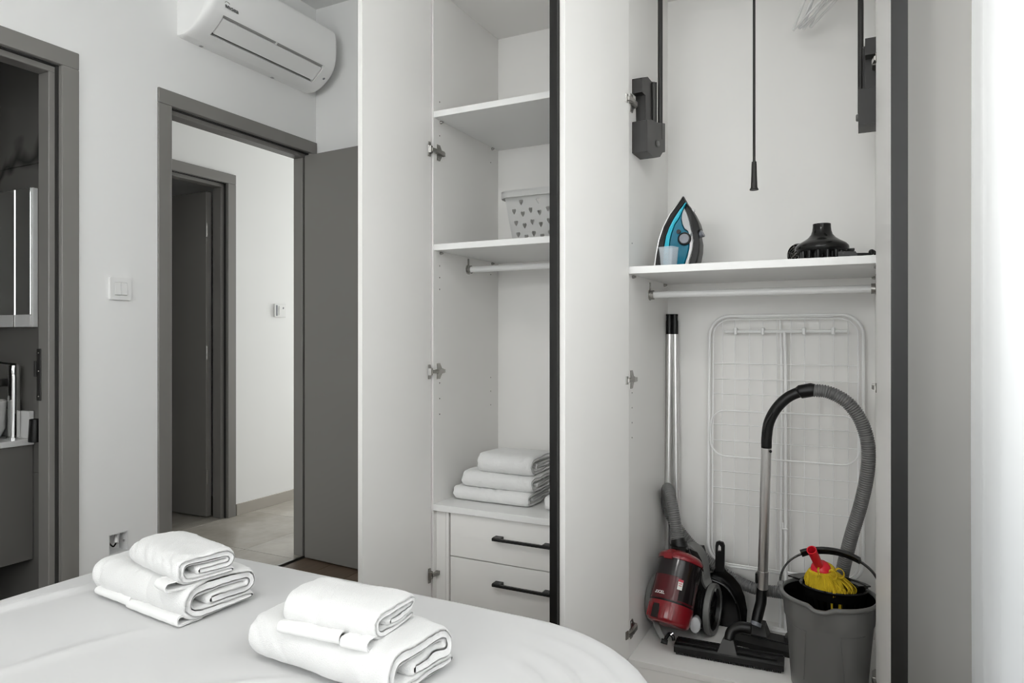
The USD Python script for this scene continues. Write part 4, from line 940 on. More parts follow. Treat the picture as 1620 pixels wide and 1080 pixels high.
fwall = move(basket_wall(W - 0.064, W - 0.004, KH, tl), ((KX0 + KX1) / 2, KY0 + 0.032, ZK + 0.002))
part(bk, 'front_wall', fwall, 'basket_plastic', smooth=False)
part(bk, 'back_wall', move(rot(basket_wall(W - 0.064, W - 0.004, KH, tl), math.pi, [0, 0, 1]), ((KX0 + KX1) / 2, KY1 - 0.032, ZK + 0.002)), 'basket_plastic', smooth=False)
for s, xx in ((1, KX0 + 0.032), (-1, KX1 - 0.032)):
    part(bk, 'end_wall', move(rot(basket_wall(Dp - 0.064, Dp - 0.004, KH, tl), -s * math.pi / 2, [0, 0, 1]), (xx, (KY0 + KY1) / 2, ZK + 0.002)), 'basket_plastic', smooth=False)
part(bk, 'bottom', bx(KX0 + 0.032, KY0 + 0.032, ZK, KX1 - 0.032, KY1 - 0.032, ZK + 0.003), 'basket_plastic')
o1, o2 = rrect(KX0 - 0.018, KY0 - 0.018, KX1 + 0.018, KY1 + 0.018, 0.05), rrect(KX0 + 0.004, KY0 + 0.004, KX1 - 0.004, KY1 - 0.004, 0.03)
part(bk, 'rim', cat_(ext_z(o1.difference(o2), ZK + KH - 0.002, ZK + KH + 0.004), ext_z(o1.difference(o1.buffer(-0.003)), ZK + KH - 0.024, ZK + KH - 0.002)), 'basket_plastic')

# ------------------------------------------------------------------ cleaning things on the floor of the right cabinet
ZF = ZB + 0.0005
# folded drying rack against the back panel
def rk(px, py): 
    p = at_y(px, py, 2.675); p[1] = 2.655 + 0.030 * (p[2] - 0.27) / 0.95; return p
rack = thing('drying_rack', 'folded white wire drying rack leaning on the back of the right cabinet', 'drying rack', (-0.30, 2.66, ZF))
def rpt(x, z, dy=0.0): return np.array([x, 2.652 + 0.032 * (z - 0.27) / 0.95 + dy, z])
rx0, rx1 = at_y(1122, 600, 2.675)[0], at_y(1366, 600, 2.675)[0]; rz0, rz1 = 0.275, 1.206
def loop(x0, x1, z0, z1, r, dy, n=7):
    return np.array([rpt(x, z, dy) for x, z in rrect(x0, z0, x1, z1, r, n).exterior.coords[:-1]])
part(rack, 'outer_frame', tube(loop(rx0, rx1, rz0, rz1, 0.075, 0), 0.0058, 10, closed=True), 'wire_white')
part(rack, 'inner_frame', tube(loop(rx0 + 0.016, rx1 - 0.016, rz0 + 0.010, rz1 - 0.014, 0.06, -0.010), 0.0030, 8, closed=True), 'wire_white')
for px in (1143, 1163, 1185.5, 1207, 1229, 1251, 1273, 1296.5, 1318.5, 1342):
    x = at_y(px, 600, 2.675)[0]; part(rack, 'wire', tube([rpt(x, rz0 + 0.012, -0.006), rpt(x, rz1 - 0.012, -0.006)], 0.0016, 5), 'wire_white', smooth=True)
for py in (574.7, 598.7, 622, 670, 695, 742.7, 768.6, 793):
    z = at_y(1140, py, 2.675)[2]; part(rack, 'wire', tube([rpt(rx0 + 0.014, z, -0.010), rpt(rx1 - 0.014, z, -0.010)], 0.0018, 5), 'wire_white', smooth=True)
wz1, wz0 = at_y(1145, 648, 2.675)[2], at_y(1145, 719, 2.675)[2]
part(rack, 'wing', tube(loop(rx0 + 0.010, rx1 - 0.012, wz0, wz1, 0.055, -0.020), 0.0030, 8, closed=True), 'wire_white')
for px0, px1, py, r, dy in ((1147, 1340, 524, 0.0065, -0.004), (1168, 1318, 500, 0.006, 0.004)):
    a, b = at_y(px0, py, 2.675), at_y(px1, py, 2.675); z = (a[2] + b[2]) / 2
    part(rack, 'leg_bar', tube([rpt(a[0], z, dy), rpt(b[0], z, dy)], r, 10), 'wire_white')
zb = at_y(1200, 524, 2.675)[2]
for px in (1164, 1207, 1272, 1318):
    x = at_y(px, 524, 2.675)[0]; part(rack, 'clip', bx(x - 0.006, rpt(0, zb)[1] - 0.018, zb - 0.014, x + 0.006, rpt(0, zb)[1] + 0.006, zb + 0.014, 0.003), 'white_plastic')
xm = at_y(1243, 600, 2.675)[0]
part(rack, 'leg', tube(spline([rpt(xm - 0.004, zb, -0.004), rpt(xm - 0.003, zb - 0.05, -0.008), rpt(xm, zb - 0.15, -0.008), rpt(xm + 0.002, 0.6, -0.008), rpt(xm + 0.004, ZF + 0.012, -0.020)], 6), 0.0058, 10), 'wire_white')
part(rack, 'leg', tube(spline([rpt(xm - 0.022, zb + 0.06, 0.006), rpt(xm - 0.018, zb - 0.02, 0.004), rpt(xm - 0.014, zb - 0.15, 0.004), rpt(xm - 0.014, 0.6, 0.004), rpt(xm - 0.016, ZF + 0.012, 0.0)], 6), 0.0045, 10), 'wire_white')
part(rack, 'foot_bar', tube([rpt(xm - 0.19, ZF + 0.0062, -0.020), rpt(xm + 0.19, ZF + 0.0062, -0.020)], 0.006, 10), 'wire_white')
part(rack, 'foot_bar', tube([rpt(xm - 0.17, ZF + 0.0062, 0.0), rpt(xm + 0.17, ZF + 0.0062, 0.0)], 0.006, 10), 'wire_white')
part(rack, 'hook', tube([rpt(xm - 0.006, 0.46, -0.014), rpt(xm - 0.006, 0.44, -0.020), rpt(xm + 0.010, 0.44, -0.022)], 0.004, 6), 'wire_white')

# two broom poles in the corner
for k, (pt, pb, lab) in enumerate((((1057.5, 497), (1052.5, 880), 'left of two steel broom poles with black grips standing in the cabinet corner'), ((1067.5, 497), (1071, 880), 'right of two steel broom poles with black grips standing in the cabinet corner'))):
    yb = 2.690 - 0.0
    a, b = at_y(*pt, 2.688), at_y(*pb, 2.655); dvec = (b - a) / (b[2] - a[2]); base = b + dvec * (ZF + 0.001 - b[2]); base[1] = max(2.60, base[1])
    base[0] = max(base[0], XC + 0.016); top = a.copy(); top[0] = max(top[0], XC + 0.0135)
    L = np.linalg.norm(top - base); M = frame(base, top - base)
    t = thing('broom_pole', lab, 'pole', base)
    part(t, 'tube', lathe([(0, 0.006), (0.0118, 0.006), (0.0118, L - 0.075), (0, L - 0.075)], 20, M), 'steel_tube', smooth=40)
    part(t, 'grip', lathe([(0, L - 0.078), (0.0128, L - 0.078), (0.0128, L - 0.028), (0.0115, L - 0.022), (0.0115, L - 0.008), (0.0125, L - 0.005), (0.0125, L), (0, L)], 20, M), 'black_plastic', smooth=35)
    part(t, 'end_cap', lathe([(0, 0.0), (0.0125, 0.0), (0.0125, 0.05), (0, 0.05)], 18, M), 'black_plastic')

# vacuum cleaner
YAW = math.radians(-21)
RW = at_d(1131, 964, 2.44)
xh = np.array([math.cos(YAW), math.sin(YAW), 0]); yh = np.array([-math.sin(YAW), math.cos(YAW), 0]); zh = np.array([0, 0, 1.0])
O = np.array([RW[0], RW[1], ZF]) - 0.132 * xh
vac = thing('vacuum_cleaner', 'red and black bagless vacuum cleaner with its ribbed grey hose looped over', 'vacuum cleaner', O)
def vl(x, y, z): return O + xh * x + yh * y + zh * z
WR = 0.0885
LWC = at_d(1037, 945, 2.50)          # the cleaner leans: its left wheel is propped up against the cabinet side
for s, c, ax_ in ((1, RW, np.array([math.cos(0.10), -math.sin(0.10), 0.0])), (-1, LWC, -np.array([math.cos(0.17), -math.sin(0.17), 0.0]))):
    Mw = frame(c, ax_, zh)
    wd = part(vac, 'wheel', lathe([(0, -0.026), (0.066, -0.026), (0.086, -0.022), (WR, -0.016), (WR, -0.003), (0.086, 0.001), (0.074, 0.002), (0.0715, -0.002), (0.068, -0.014), (0.02, -0.020), (0, -0.016)], 56, Mw), 'black_plastic', smooth=35)
    part(wd, 'tyre', lathe([(0.0715, -0.006), (0.0725, 0.0022), (0.0775, 0.0042), (0.0865, 0.002), (WR + 0.001, -0.004), (WR + 0.001, -0.016), (0.0865, -0.019), (0.0865, -0.006), (0.0715, -0.006)], 56, Mw), 'grey_plastic', smooth=40)
    part(wd, 'spoke', cat_(*[hull([tuple((Mw @ np.array([math.cos(a) * r - math.sin(a) * q, math.sin(a) * r + math.cos(a) * q, h, 1]))[:3]) for r in (0.012, 0.066) for q in (-0.004, 0.004) for h in (-0.018, -0.010)]) for a in np.arange(5) * 2 * math.pi / 5]), 'black_rubber')
    hb = [(0, -0.07), (0.070, -0.07), (0.074, -0.066), (0.0705, -0.062), (0.0705, -0.055), (0.0765, -0.051), (0.0765, -0.045), (0.072, -0.041), (0.072, -0.035), (0.078, -0.031), (0.078, -0.026), (0, -0.026)] if s > 0 else [(0, -0.045), (0.05, -0.045), (0.06, -0.026), (0, -0.026)]
    part(vac, 'wheel_hub', lathe(hb, 48, Mw), 'black_plastic', smooth=35)
# chassis between the wheels with the tall rear housing
part(vac, 'chassis', hull([tuple(vl(x, y, z)) for x, y, z in ((-0.066, -0.05, 0.03), (0.066, -0.05, 0.03), (-0.066, 0.07, 0.03), (0.066, 0.07, 0.03), (-0.066, -0.02, 0.14), (0.066, -0.02, 0.14), (-0.06, 0.085, 0.20), (0.06, 0.085, 0.20), (-0.04, 0.07, 0.275), (0.045, 0.07, 0.285), (-0.04, 0.02, 0.275), (0.045, 0.02, 0.285))]), 'black_plastic')
ga = spline([at_d(1078, 868, 2.47), at_d(1092, 864, 2.47), at_d(1104, 870, 2.47), at_d(1112, 884, 2.468), at_d(1115, 901, 2.464), at_d(1117, 917, 2.458), at_d(1123, 927, 2.452), at_d(1132, 929, 2.448)], 8)
def strap(P, w, t, wdir, k0=1.0, k1=1.0):
    """flat band along P: width w along wdir, thickness t"""
    P = np.asarray(P); tg = np.gradient(P, axis=0); tg /= np.linalg.norm(tg, axis=1, keepdims=True); wd = np.broadcast_to(wdir, P.shape) - tg * (tg @ np.asarray(wdir))[:, None]; wd /= np.linalg.norm(wd, axis=1, keepdims=True); nr = np.cross(tg, wd)
    kk = np.linspace(k0, k1, len(P))[:, None]
    rings = [np.array(q) for q in zip(*[P + wd * w * a * kk + nr * t * b for a, b in ((-0.5, -0.3), (-0.4, -0.5), (0.4, -0.5), (0.5, -0.3), (0.5, 0.3), (0.4, 0.5), (-0.4, 0.5), (-0.5, 0.3))])]
    return loft(rings)
part(vac, 'side_arch', strap(ga, 0.050, 0.014, yh), 'grey_plastic', smooth=40)
part(vac, 'rear_housing', hull([at_d(px, py, d) for d in (2.445, 2.53) for px, py in ((1074, 872), (1090, 868), (1103, 873), (1110, 886), (1113, 902), (1114, 918), (1118, 930), (1112, 990), (1085, 992))]), 'black_plastic')
# dust container: tapered, leaning forward
CB, CT = at_d(1056, 987, 2.345), at_d(1077, 886, 2.43)
Mc = frame(CB, CT - CB, xh); LC = np.linalg.norm(CT - CB)
cpts = lambda r, h, a: (Mc @ np.array([r * math.cos(a), r * math.sin(a), h, 1]))[:3]
dust = part(vac, 'dust_container', lathe([(0, 0.070), (0.0745, 0.070), (0.0745, 0.074), (0.0735, 0.12), (0.0725, LC - 0.010), (0, LC - 0.010)], 64, Mc), 'red_clear', smooth=40, label='translucent dark red dust container')
part(vac, 'container_base', lathe([(0, -0.004), (0.058, -0.004), (0.068, 0.0), (0.0735, 0.010), (0.0752, 0.058), (0.0752, 0.064), (0, 0.064)], 64, Mc), 'red_gloss', smooth=40, label='glossy red lower cup')
part(vac, 'seal_ring', lathe([(0, 0.0638), (0.0738, 0.0638), (0.0738, 0.0702), (0, 0.0702)], 64, Mc), 'black_plastic', smooth=40)
for a0, a1 in ((-0.80, 0.08), (-3.35, -2.35)):
    an = np.linspace(a0, a1, 9); ring = []
    part(dust, 'smoked_side', loft([np.array([cpts(r, h, a) for h, r in ((0.076, 0.0744), (LC - 0.012, 0.0728), (LC - 0.012, 0.0738), (0.076, 0.0755))]) for a in an]), 'smoke_clear', smooth=40)
part(dust, 'upper_window', lathe([(0.0742, 0.150), (0.0748, 0.152), (0.0738, LC - 0.012), (0.0728, LC - 0.011), (0.0742, 0.150)], 64, Mc), 'smoke_clear', smooth=40)
for a in (-2.35, -1.95, -1.30, -0.92):
    part(vac, 'container_rib', hull([tuple(cpts(r, h, a + q)) for r in (0.070, 0.0772) for h in (0.008, 0.052) for q in (-0.05, 0.05)]), 'red_gloss')
part(vac, 'release_button', hull([tuple(cpts(r, h, -1.68 + q)) for r in (0.070, 0.080) for h, w_ in ((0.004, 0.16), (0.040, 0.16), (0.050, 0.11)) for q in (-w_, w_)]), 'smoke_clear')
part(vac, 'lid', lathe([(0, LC - 0.010), (0.0775, LC - 0.010), (0.0790, LC - 0.004), (0.0775, LC + 0.004), (0.066, LC + 0.016), (0.045, LC + 0.024), (0.020, LC + 0.027), (0, LC + 0.027)], 64, Mc), 'red_gloss', smooth=45, label='glossy red lid')
part(vac, 'lid_clip', hull([tuple(cpts(r, h, -1.60 + q)) for r, h in ((0.070, LC - 0.018), (0.0815, LC - 0.016), (0.0815, LC + 0.002), (0.062, LC + 0.021), (0.055, LC + 0.012)) for q in (-0.20, 0.20)]), 'red_gloss')
# lettering and the sticker, on the curve of the container
def wrap(mesh, a0, h0, r, sgn=1):
    m = T(mesh).copy(); m = m.subdivide() ; v = m.vertices; a = a0 + v[:, 0] / r; rr = r + v[:, 2]
    loc = np.column_stack([rr * np.cos(a), rr * np.sin(a), h0 + v[:, 1], np.ones(len(v))]); m.vertices = (loc @ Mc.T)[:, :3]; return m
part(dust, 'lettering', wrap(meshkit.text_mesh('JOCEL', 0.0095, 0.0006, bold=True), -1.98, 0.084, 0.0752), 'print_white', smooth=False)
stk = part(dust, 'sticker', wrap(bx(0, 0, 0, 0.017, 0.034, 0.0006), -0.93, 0.110, 0.0752), 'label_white', smooth=False)
part(stk, 'print', cat_(wrap(bx(0.0, 0.026, 0.0004, 0.017, 0.034, 0.0009), -0.93, 0.110, 0.0752), *[wrap(bx(0.003, z, 0.0005, 0.014, z + 0.0022, 0.0009), -0.93, 0.110, 0.0752) for z in (0.012, 0.019)]), 'label_red', smooth=False, kind='stuff')
# hose socket
HS = at_d(1072, 852, 2.455); hb_ = CT + (CT - CB) / LC * 0.018
part(vac, 'hose_socket', cat_(tube([hb_ + np.array([0, 0, -0.004]), hb_ * 0.45 + HS * 0.55 + np.array([0, 0.0, 0.0]), HS], [0.034, 0.030, 0.0255], 24), tube([HS - (HS - hb_) * 0.35, HS - (HS - hb_) * 0.22], 0.0315, 24)), 'black_plastic', smooth=40)
part(vac, 'socket_clip', bx(*(hb_ + np.array([-0.030, -0.036, -0.016])), *(hb_ + np.array([0.026, 0.0, 0.036])), 0.005), 'black_gloss')
# silver button at the side, front castor
pk = at_d(1100, 988, 2.335); kd = np.array([0.12, -0.90, 0.18])
part(vac, 'power_button', lathe([(0, -0.05), (0.016, -0.05), (0.0175, 0.0), (0.0185, 0.003), (0.017, 0.009), (0.010, 0.0115), (0, 0.012)], 32, frame(pk, kd) @ np.diag([1.0, 1.45, 1, 1])), 'iron_grey', smooth=40, label='oval silver button')
part(vac, 'front_skid', strap(spline([at_d(1035, 975, 2.37), at_d(1040, 992, 2.34), at_d(1046, 1006, 2.32), at_d(1052, 1014, 2.315)], 6), 0.018, 0.010, RT.tolist() + [0]), 'grey_plastic', smooth=40)
part(vac, 'cord_plug', cat_(tube(spline([at_d(1052, 1012, 2.31), at_d(1058, 1003, 2.31), at_d(1064, 1006, 2.30), at_d(1066, 1013, 2.295)], 6), 0.006, 8), tube([at_d(1046, 1013, 2.30), at_d(1056, 1016, 2.295)], 0.008, 10)), 'black_plastic')
part(vac, 'plug_pin', tube([at_d(1061, 1004, 2.30), at_d(1065, 1001, 2.30)], 0.0022, 6), 'chrome')
# ribbed hose
def corrugated(P, r, pitch=0.0072, amp=0.0020, sides=16):
    s = np.concatenate([[0], np.cumsum(np.linalg.norm(np.diff(P, axis=0), axis=1))]); n = int(s[-1] / pitch) * 4
    t = np.linspace(0, s[-1], n); Q = np.column_stack([np.interp(t, s, P[:, k]) for k in range(3)])
    for _ in range(6): Q[1:-1] = 0.25 * Q[:-2] + 0.5 * Q[1:-1] + 0.25 * Q[2:]
    return tube(Q, r + amp * np.array([-1, 0.6, 1, 0.6])[np.arange(n) % 4], sides)
HR = 0.0195
hp = [HS - (HS - hb_) * 0.12, at_d(1070, 838, 2.465), at_d(1066, 812, 2.475), at_d(1061, 787, 2.50), at_d(1057, 773, 2.545), at_y(1055, 778, 2.585), at_y(1056, 800, 2.628), at_y(1064, 822, 2.628), at_y(1078, 843, 2.628), at_y(1098, 866, 2.628), at_y(1124, 891, 2.628), at_y(1156, 913, 2.628),
      at_y(1192, 930, 2.605), at_y(1228, 936, 2.60), at_y(1265, 940, 2.575), at_y(1300, 945, 2.54), at_y(1326, 925, 2.505), at_y(1336, 890, 2.480), at_y(1346, 850, 2.462), at_y(1361, 800, 2.450), at_y(1371, 755, 2.440), at_y(1374, 715, 2.435), at_y(1369, 684, 2.435), at_y(1356, 655, 2.435), at_y(1336, 633, 2.435), at_y(1310, 620, 2.435), at_y(1284, 617, 2.435)]
part(vac, 'hose', corrugated(spline(hp, 16), HR), 'hose_grey', smooth=True, label='ribbed grey hose')
# handle, wand, neck, floor head
gp = spline([at_y(1283, 617, 2.435), at_y(1268, 619, 2.435), at_y(1247, 628, 2.436), at_y(1229, 645, 2.438), at_y(1217, 667, 2.440), at_y(1213, 690, 2.443), at_y(1212.5, 708, 2.445)], 8)
part(vac, 'hose_cuff', tube([at_y(1288, 617, 2.435), at_y(1284, 616.5, 2.435), at_y(1266, 619.5, 2.435), at_y(1263, 621, 2.435)], [0.0205, 0.0225, 0.0225, 0.019], 22), 'black_plastic', smooth=40)
part(vac, 'hose_handle', tube(gp, np.linspace(0.0180, 0.0170, len(gp)), 22), 'black_plastic', smooth=True)
part(vac, 'grip_trigger', strap(spline([at_y(1222, 652, 2.420), at_y(1212, 668, 2.420), at_y(1208, 682, 2.424), at_y(1208, 692, 2.430)], 6), 0.018, 0.008, (0, 1, 0)), 'black_rubber', smooth=40)
W0, W1, W2 = at_y(1212.5, 706, 2.445), at_y(1207, 902, 2.485), at_y(1206, 930, 2.492)
part(vac, 'wand', tube([W0, W1], 0.0168, 28), 'steel_tube', smooth=40, label='brushed steel suction wand')
part(vac, 'wand_sleeve', tube([W1, W2], 0.0188, 28), 'steel_tube', smooth=40)
part(vac, 'wand_hole', lathe([(0, 0), (0.005, 0), (0.0045, 0.001), (0, 0.001)], 12, frame(at_y(1219.5, 713.5, 2.437) + np.array([0, -0.006, 0]), (0.55, -0.83, 0))), 'dark_groove')
part(vac, 'sleeve_lever', bx(*(W1 + np.array([-0.024, -0.010, -0.045])), *(W1 + np.array([-0.016, 0.010, -0.010])), 0.002), 'black_plastic')
N0, N1, N2, N3 = at_y(1205.5, 928, 2.492), at_y(1204, 952, 2.487), at_y(1199, 972, 2.472), at_y(1195, 990, 2.455)
part(vac, 'wand_neck', tube([N0, N1, N2, N3], [0.0178, 0.0178, 0.0180, 0.0165], 24), 'black_plastic', smooth=40)
part(vac, 'neck_ring', tube([at_y(1196.5, 984, 2.459), at_y(1195, 990, 2.453)], 0.0185, 24), 'dial_grey', smooth=40)
h0, h1 = at_z(1170, 1020, ZF + 0.004), at_z(1253, 1040, ZF + 0.004)
hx, hy = (h0 + h1)[:2] / 2; hr = 0.04
Mh = trimesh.transformations.rotation_matrix(math.atan2(h1[1] - h0[1], h1[0] - h0[0]), [0, 0, 1]); Mh[:3, 3] = (hx, hy, ZF)
part(vac, 'floor_head', cat_(*[move(m, M=Mh) for m in (hull([(x, y, z) for x in (-0.125, 0.125) for y, z in ((0.0, 0.004), (0.0, 0.018), (0.020, 0.034), (0.085, 0.036), (0.105, 0.020), (0.105, 0.004))]), bx(-0.122, 0.001, 0.0, 0.122, 0.100, 0.0045), bx(-0.118, 0.020, 0.034, 0.118, 0.030, 0.0385, 0.001))]), 'black_plastic')
nb = Mh[:3, :3].T @ (N3 - Mh[:3, 3])
part(vac, 'head_joint', move(hull([(nb[0] + x, y, z) for x, y, z in ((-0.034, 0.028, 0.034), (0.034, 0.028, 0.034), (-0.034, 0.080, 0.034), (0.034, 0.080, 0.034), (-0.022, 0.045, 0.070), (0.022, 0.045, 0.070), (-0.018, 0.080, 0.075), (0.018, 0.080, 0.075))]), M=Mh), 'black_powder')
part(vac, 'head_pedal', move(bx(0.052, 0.030, 0.034, 0.082, 0.075, 0.056, 0.004), M=Mh), 'black_powder')

# loose wide floor tool in front
g0, g1 = at_z(1066, 1034, ZF + 0.002), at_z(1240, 1066, ZF + 0.002)
Lg = np.linalg.norm((g1 - g0)[:2]); Mg = trimesh.transformations.rotation_matrix(math.atan2(g1[1] - g0[1], g1[0] - g0[0]), [0, 0, 1]); Mg[:3, 3] = (g0[0], g0[1], ZF)
tool = thing('floor_tool', 'wide black floor tool with a bristle strip lying in front of the vacuum cleaner', 'floor tool', (g0 + g1) / 2 * np.array([1, 1, 0]) + np.array([0, 0, ZF]))
part(tool, 'tool_body', move(hull([(x, y, z) for x in (0.0, Lg) for y, z in ((0.0, 0.009), (0.0, 0.026), (0.006, 0.032), (0.058, 0.034), (0.062, 0.028), (0.062, 0.009))]), M=Mg), 'black_plastic')
part(tool, 'top_rib', cat_(*[move(bx(x0, 0.016, 0.0325, x1, 0.020, 0.0385, 0.001), M=Mg) for x0, x1 in ((0.006, Lg * 0.40), (Lg * 0.58, Lg - 0.02))], move(bx(0.004, 0.050, 0.033, Lg - 0.004, 0.056, 0.040, 0.001), M=Mg)), 'black_gloss')
R2 = np.random.default_rng(3)
part(tool, 'bristle', cat_(*[move(hull([(x + dx, y + dy, z) for dx in (0, 0.0038) for dy in (0, 0.004) for z in (R2.uniform(0, 0.0012), 0.010)]), M=Mg) for x in np.arange(0.006, Lg - 0.008, 0.0052) for y in (0.004, 0.050)]), 'black_rubber', kind='stuff')
part(tool, 'neck_wedge', move(hull([(Lg * f + x, y, z) for f in (0.50,) for x, y, z in ((-0.032, 0.004, 0.030), (0.030, 0.004, 0.030), (-0.030, 0.055, 0.033), (0.028, 0.055, 0.033), (-0.018, 0.030, 0.066), (0.016, 0.030, 0.066), (-0.014, 0.050, 0.070), (0.014, 0.050, 0.070))]), M=Mg), 'black_powder')
e0 = (Mg @ np.array([Lg * 0.50, 0.040, 0.058, 1]))[:3]
el = spline([e0, e0 + np.array([0.006, 0.020, 0.026]), e0 + np.array([0.030, 0.036, 0.038]), e0 + np.array([0.064, 0.045, 0.036])], 8)
part(tool, 'elbow_tube', tube(el, np.linspace(0.0155, 0.0195, len(el)), 22), 'black_plastic', smooth=True)

# dustpan standing on edge behind the vacuum cleaner
PY = 2.590
def pp(px, py, dy=0.0): q = at_y(px, py, PY); return (q[0], q[2])
pan = thing('dustpan', 'black dustpan standing on edge between the vacuum cleaner and the wand', 'dustpan', (at_y(1150, 1000, PY)[0], PY, ZF))
zfl = ZF + 0.001
def fl_(pts): return [(x, max(z, zfl)) for x, z in pts]
blade = Polygon(fl_([pp(*q) for q in ((1119, 908), (1128, 905), (1132, 898), (1146, 898), (1150, 904), (1160, 912), (1170, 925), (1178, 943), (1182, 965), (1181, 985), (1178, 1012), (1118, 1012), (1124, 990), (1128, 955), (1126, 930))]))
part(pan, 'blade', ext_y(blade, PY, PY + 0.004), 'black_gloss')
rimp = spline([np.array([x, PY - 0.012, z]) for x, z in fl_([pp(*q) for q in ((1121, 909), (1131, 914), (1146, 921), (1159, 935), (1168, 953), (1172, 975), (1170, 1008))])], 6)
part(pan, 'rim', cat_(strap(rimp, 0.034, 0.005, (0, 1, 0)), tube(rimp + np.array([0, -0.017, 0]), 0.005, 8)), 'black_gloss', smooth=40)
hdl = Polygon([pp(*q) for q in ((1132.5, 902), (1133, 862), (1134, 857), (1138, 856), (1144, 858), (1146, 863), (1145.5, 902))]).buffer(0.0015)
hole = Polygon([pp(*q) for q in ((1135.5, 871), (1136.5, 863), (1138.5, 860.5), (1141, 864), (1141.5, 871))])
part(pan, 'handle', ext_y(hdl.difference(hole), PY - 0.007, PY + 0.006), 'black_plastic')

# bucket with wringer
BC = at_d(1311, 937, 2.085)[:2]; BZ = 0.352
bk2 = thing('bucket', 'grey plastic mop bucket with a black wringer insert on the cabinet floor', 'bucket', (BC[0], BC[1], ZF))
SPA = math.atan2(-0.97, -0.12)
def ring(r, z, spout=0.0, n=96, dip=0.0):
    a = np.arange(n) * 2 * np.pi / n; d = (a - SPA + np.pi) % (2 * np.pi) - np.pi; g = np.exp(-(d / 0.20) ** 4)
    rr = r + spout * g; return np.column_stack([rr * np.cos(a), rr * np.sin(a), np.full(n, z) - dip * g])
prof = [(0.0, 0.0), (0.103, 0.0), (0.106, 0.004), (0.1075, 0.03), (0.112, 0.09), (0.118, 0.16), (0.1225, 0.205), (0.1255, 0.210), (0.129, 0.250), (0.131, BZ - ZF - 0.006)]
R_ = [ring(max(r, 0.001), z, 0.012 * max(0, (z - 0.20) / 0.08), dip=0.006 * max(0, (z - 0.22) / 0.06)) for r, z in prof]
R_ += [ring(r - 0.003, z, 0.012 * max(0, (z - 0.20) / 0.08), dip=0.006 * max(0, (z - 0.22) / 0.06)) for r, z in prof[:1:-1]] + [ring(0.09, 0.004), ring(0.001, 0.004)]
part(bk2, 'body', loft(R_, cap=False), 'bucket_grey', smooth=40, local=True)
part(bk2, 'liner', loft([ring(r - 0.0045, z, 0.011 * max(0, (z - 0.20) / 0.08), dip=0.006 * max(0, (z - 0.22) / 0.06)) for r, z in prof[-1:3:-1]] + [ring(0.09, 0.08), ring(0.001, 0.08)], cap=False), 'black_gloss', smooth=40, local=True)
part(bk2, 'rim', tube(ring(0.1335, BZ - ZF - 0.005, 0.013, dip=0.007), 0.0068, 10, closed=True), 'bucket_grey', smooth=True, local=True)
def panel_outline(a0, a1):
    P = []
    for a, z in [(a, 0.196) for a in np.linspace(a0, a1, 12)] + [(a1 - (a1 - a0) * 0.06 * k, 0.196 - 0.15 * k / 4) for k in range(1, 5)]:
        r = np.interp(z, [p[1] for p in prof[1:]], [p[0] for p in prof[1:]]) + 0.0008; P.append((r * math.cos(a), r * math.sin(a), z))
    return tube(np.array(P), 0.0012, 5)
for a0, a1 in ((SPA - 0.95, SPA - 0.36), (SPA + 1.05, SPA + 0.42)): part(bk2, 'raised_panel_edge', panel_outline(a0, a1), 'bucket_grey', local=True)
# carrying handle leaning back over the wringer
HA = math.radians(-6)
hv = np.array([math.cos(HA), math.sin(HA), 0]); hn = np.array([-math.sin(HA), math.cos(HA), 0])
hw = [0.141 * hv * math.cos(t) + (hn * 0.075 + zh * 0.100) * math.sin(t) ** 0.8 + zh * (BZ - ZF + 0.004) for t in np.linspace(0.0, math.pi, 33)]
part(bk2, 'handle_bail', strap(np.array(hw), 0.010, 0.006, hn), 'black_gloss', smooth=40, local=True)
part(bk2, 'handle_grip', strap(np.array(hw)[10:24] + zh * 0.002, 0.034, 0.013, hn * 0.8 - zh * 0.6), 'black_plastic', smooth=40, local=True)
for s in (1, -1): part(bk2, 'pivot', lathe([(0, -0.008), (0.011, -0.008), (0.011, 0.004), (0.006, 0.009), (0, 0.009)], 18, frame(0.138 * hv * s + zh * (BZ - ZF), hv * s)), 'bucket_grey', local=True)
wc = np.array([0.012, 0.040, 0.0])
def wring(r, z, n=72):
    a = np.arange(n) * 2 * np.pi / n; return np.column_stack([wc[0] + r * np.cos(a), wc[1] + r * 0.88 * np.sin(a), np.full(n, z)])
zt = BZ - ZF + 0.012
part(bk2, 'wringer_collar', loft([wring(0.094, zt - 0.008), wring(0.098, zt), wring(0.094, zt + 0.004), wring(0.088, zt), wring(0.084, zt - 0.028), wring(0.088, zt - 0.030), wring(0.094, zt - 0.008)], cap=False), 'black_gloss', smooth=40, local=True)
for k in range(26):
    a = k * 2 * math.pi / 26; d = np.array([math.cos(a), 0.88 * math.sin(a), 0])
    part(bk2, 'wringer_rib', hull([tuple(wc * [1, 1, 0] + d * r + np.array([-d[1], d[0], 0]) * q + zh * z) for r, z in ((0.082, zt - 0.030), (0.088, zt - 0.030), (0.066, zt - 0.11), (0.071, zt - 0.11)) for q in (-0.0055, 0.0055)]), 'black_gloss', local=True)
part(bk2, 'wringer_floor', loft([wring(0.001, zt - 0.112), wring(0.071, zt - 0.112), wring(0.071, zt - 0.106), wring(0.001, zt - 0.106)], cap=False), 'black_gloss', local=True)
ga = np.radians(np.linspace(35, 150, 18))
part(bk2, 'wringer_flange', loft([np.array([[wc[0] * 0 + r * math.cos(a), r * math.sin(a), z] for r, z in ((0.096, zt - 0.004), (0.140, zt - 0.003), (0.140, zt + 0.001), (0.100, zt + 0.002))]) for a in ga]), 'black_gloss', smooth=40, local=True)

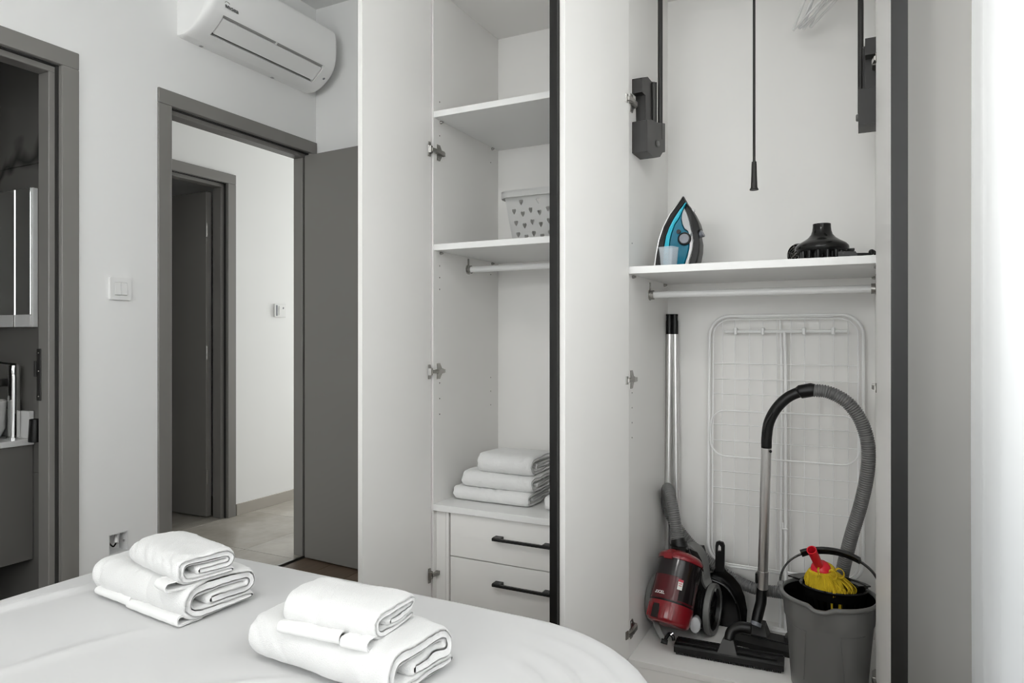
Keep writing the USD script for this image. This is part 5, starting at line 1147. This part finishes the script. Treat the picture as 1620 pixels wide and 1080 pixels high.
# mop head resting in the wringer
B3 = np.array([BC[0], BC[1], ZF]); MF = at_d(1297, 897, 2.085); MT = at_d(1285, 872, 2.045)
mop = thing('mop_head', 'yellow string mop head with a red socket resting in the bucket wringer', 'mop head', B3 + wc + zh * (zt - 0.03))
Ms = frame(MF, MT - MF); LM = np.linalg.norm(MT - MF)
part(mop, 'socket', lathe([(0, -0.012), (0.0285, -0.012), (0.0285, -0.006), (0.026, 0.001), (0.018, 0.008), (0.0125, 0.011), (0.0125, 0.016), (0.0135, LM + 0.006), (0.0142, LM + 0.008), (0.0115, LM + 0.008), (0.0100, 0.02), (0, 0.02)], 36, Ms), 'red_socket', smooth=40, label='red screw socket')
part(mop, 'pad', lathe([(0, -0.05), (0.03, -0.046), (0.040, -0.032), (0.034, -0.018), (0.022, -0.013), (0, -0.013)], 30, Ms), 'mop_yellow', smooth=True)
Rm = np.random.default_rng(12); zn = Ms[:3, 2]
cw = B3 + wc
def strip(a, lead, zend, w, lift):
    """one flat mop strand: out from under the socket flange, over the heap, down to the wringer"""
    rd = np.array([math.cos(a), math.sin(a), 0.0])
    p0 = MF - zn * 0.018 + rd * 0.012; p1 = MF - zn * 0.019 + rd * 0.034
    e = MF + rd * lead; e[2] = zend
    dd = e[:2] - cw[:2]; L_ = np.linalg.norm(dd)
    if L_ > 0.079: e[:2] = cw[:2] + dd * 0.079 / L_
    mid = p1 * 0.5 + e * 0.5; mid[2] = p1[2] * 0.55 + e[2] * 0.45 + lift
    q = e.copy(); q[:2] = cw[:2] + (e[:2] - cw[:2]) * 0.93; q[2] = zend - 0.020
    return strap(spline([p0, p1, mid, e, q], 6), w, 0.0028, np.cross(rd, zh), 0.9, 1.15)
for k in range(96):
    a = k * 2.399963; ln = 0.052 + 0.050 * max(0, math.cos(a - 0.35))
    part(mop, 'mop_strip', strip(a, ln * Rm.uniform(0.82, 1.06), B3[2] + zt + Rm.uniform(0.002, 0.020), Rm.uniform(0.011, 0.016), Rm.uniform(-0.006, 0.007)), 'mop_yellow', smooth=True)
for k, a in enumerate((-0.9, -0.35, -1.6)):
    c = MF + np.array([math.cos(a) * 0.058, math.sin(a) * 0.052, -0.004]); rr = 0.013
    part(mop, 'mop_strip', strap(np.array([c + np.array([rr * math.cos(t) * math.sin(k + 1.0), -rr * 0.3 * math.cos(t), rr * math.sin(t)]) for t in np.linspace(-2.6, 2.6, 18)]), 0.014, 0.002, (0.25, -1, 0.1)), 'mop_yellow', smooth=True)

for a in (-1.95, -1.62, -1.32):
    d = np.array([math.cos(a), 0.88 * math.sin(a), 0]); b0 = B3 + wc * [1, 1, 0]
    part(mop, 'mop_strip', strap(np.array([b0 + d * (0.076 - 0.006 * t) + zh * (zt - 0.034 - 0.07 * t) for t in np.linspace(0, 1, 6)]), 0.008, 0.002, np.cross(d, zh)), 'mop_yellow', smooth=True)
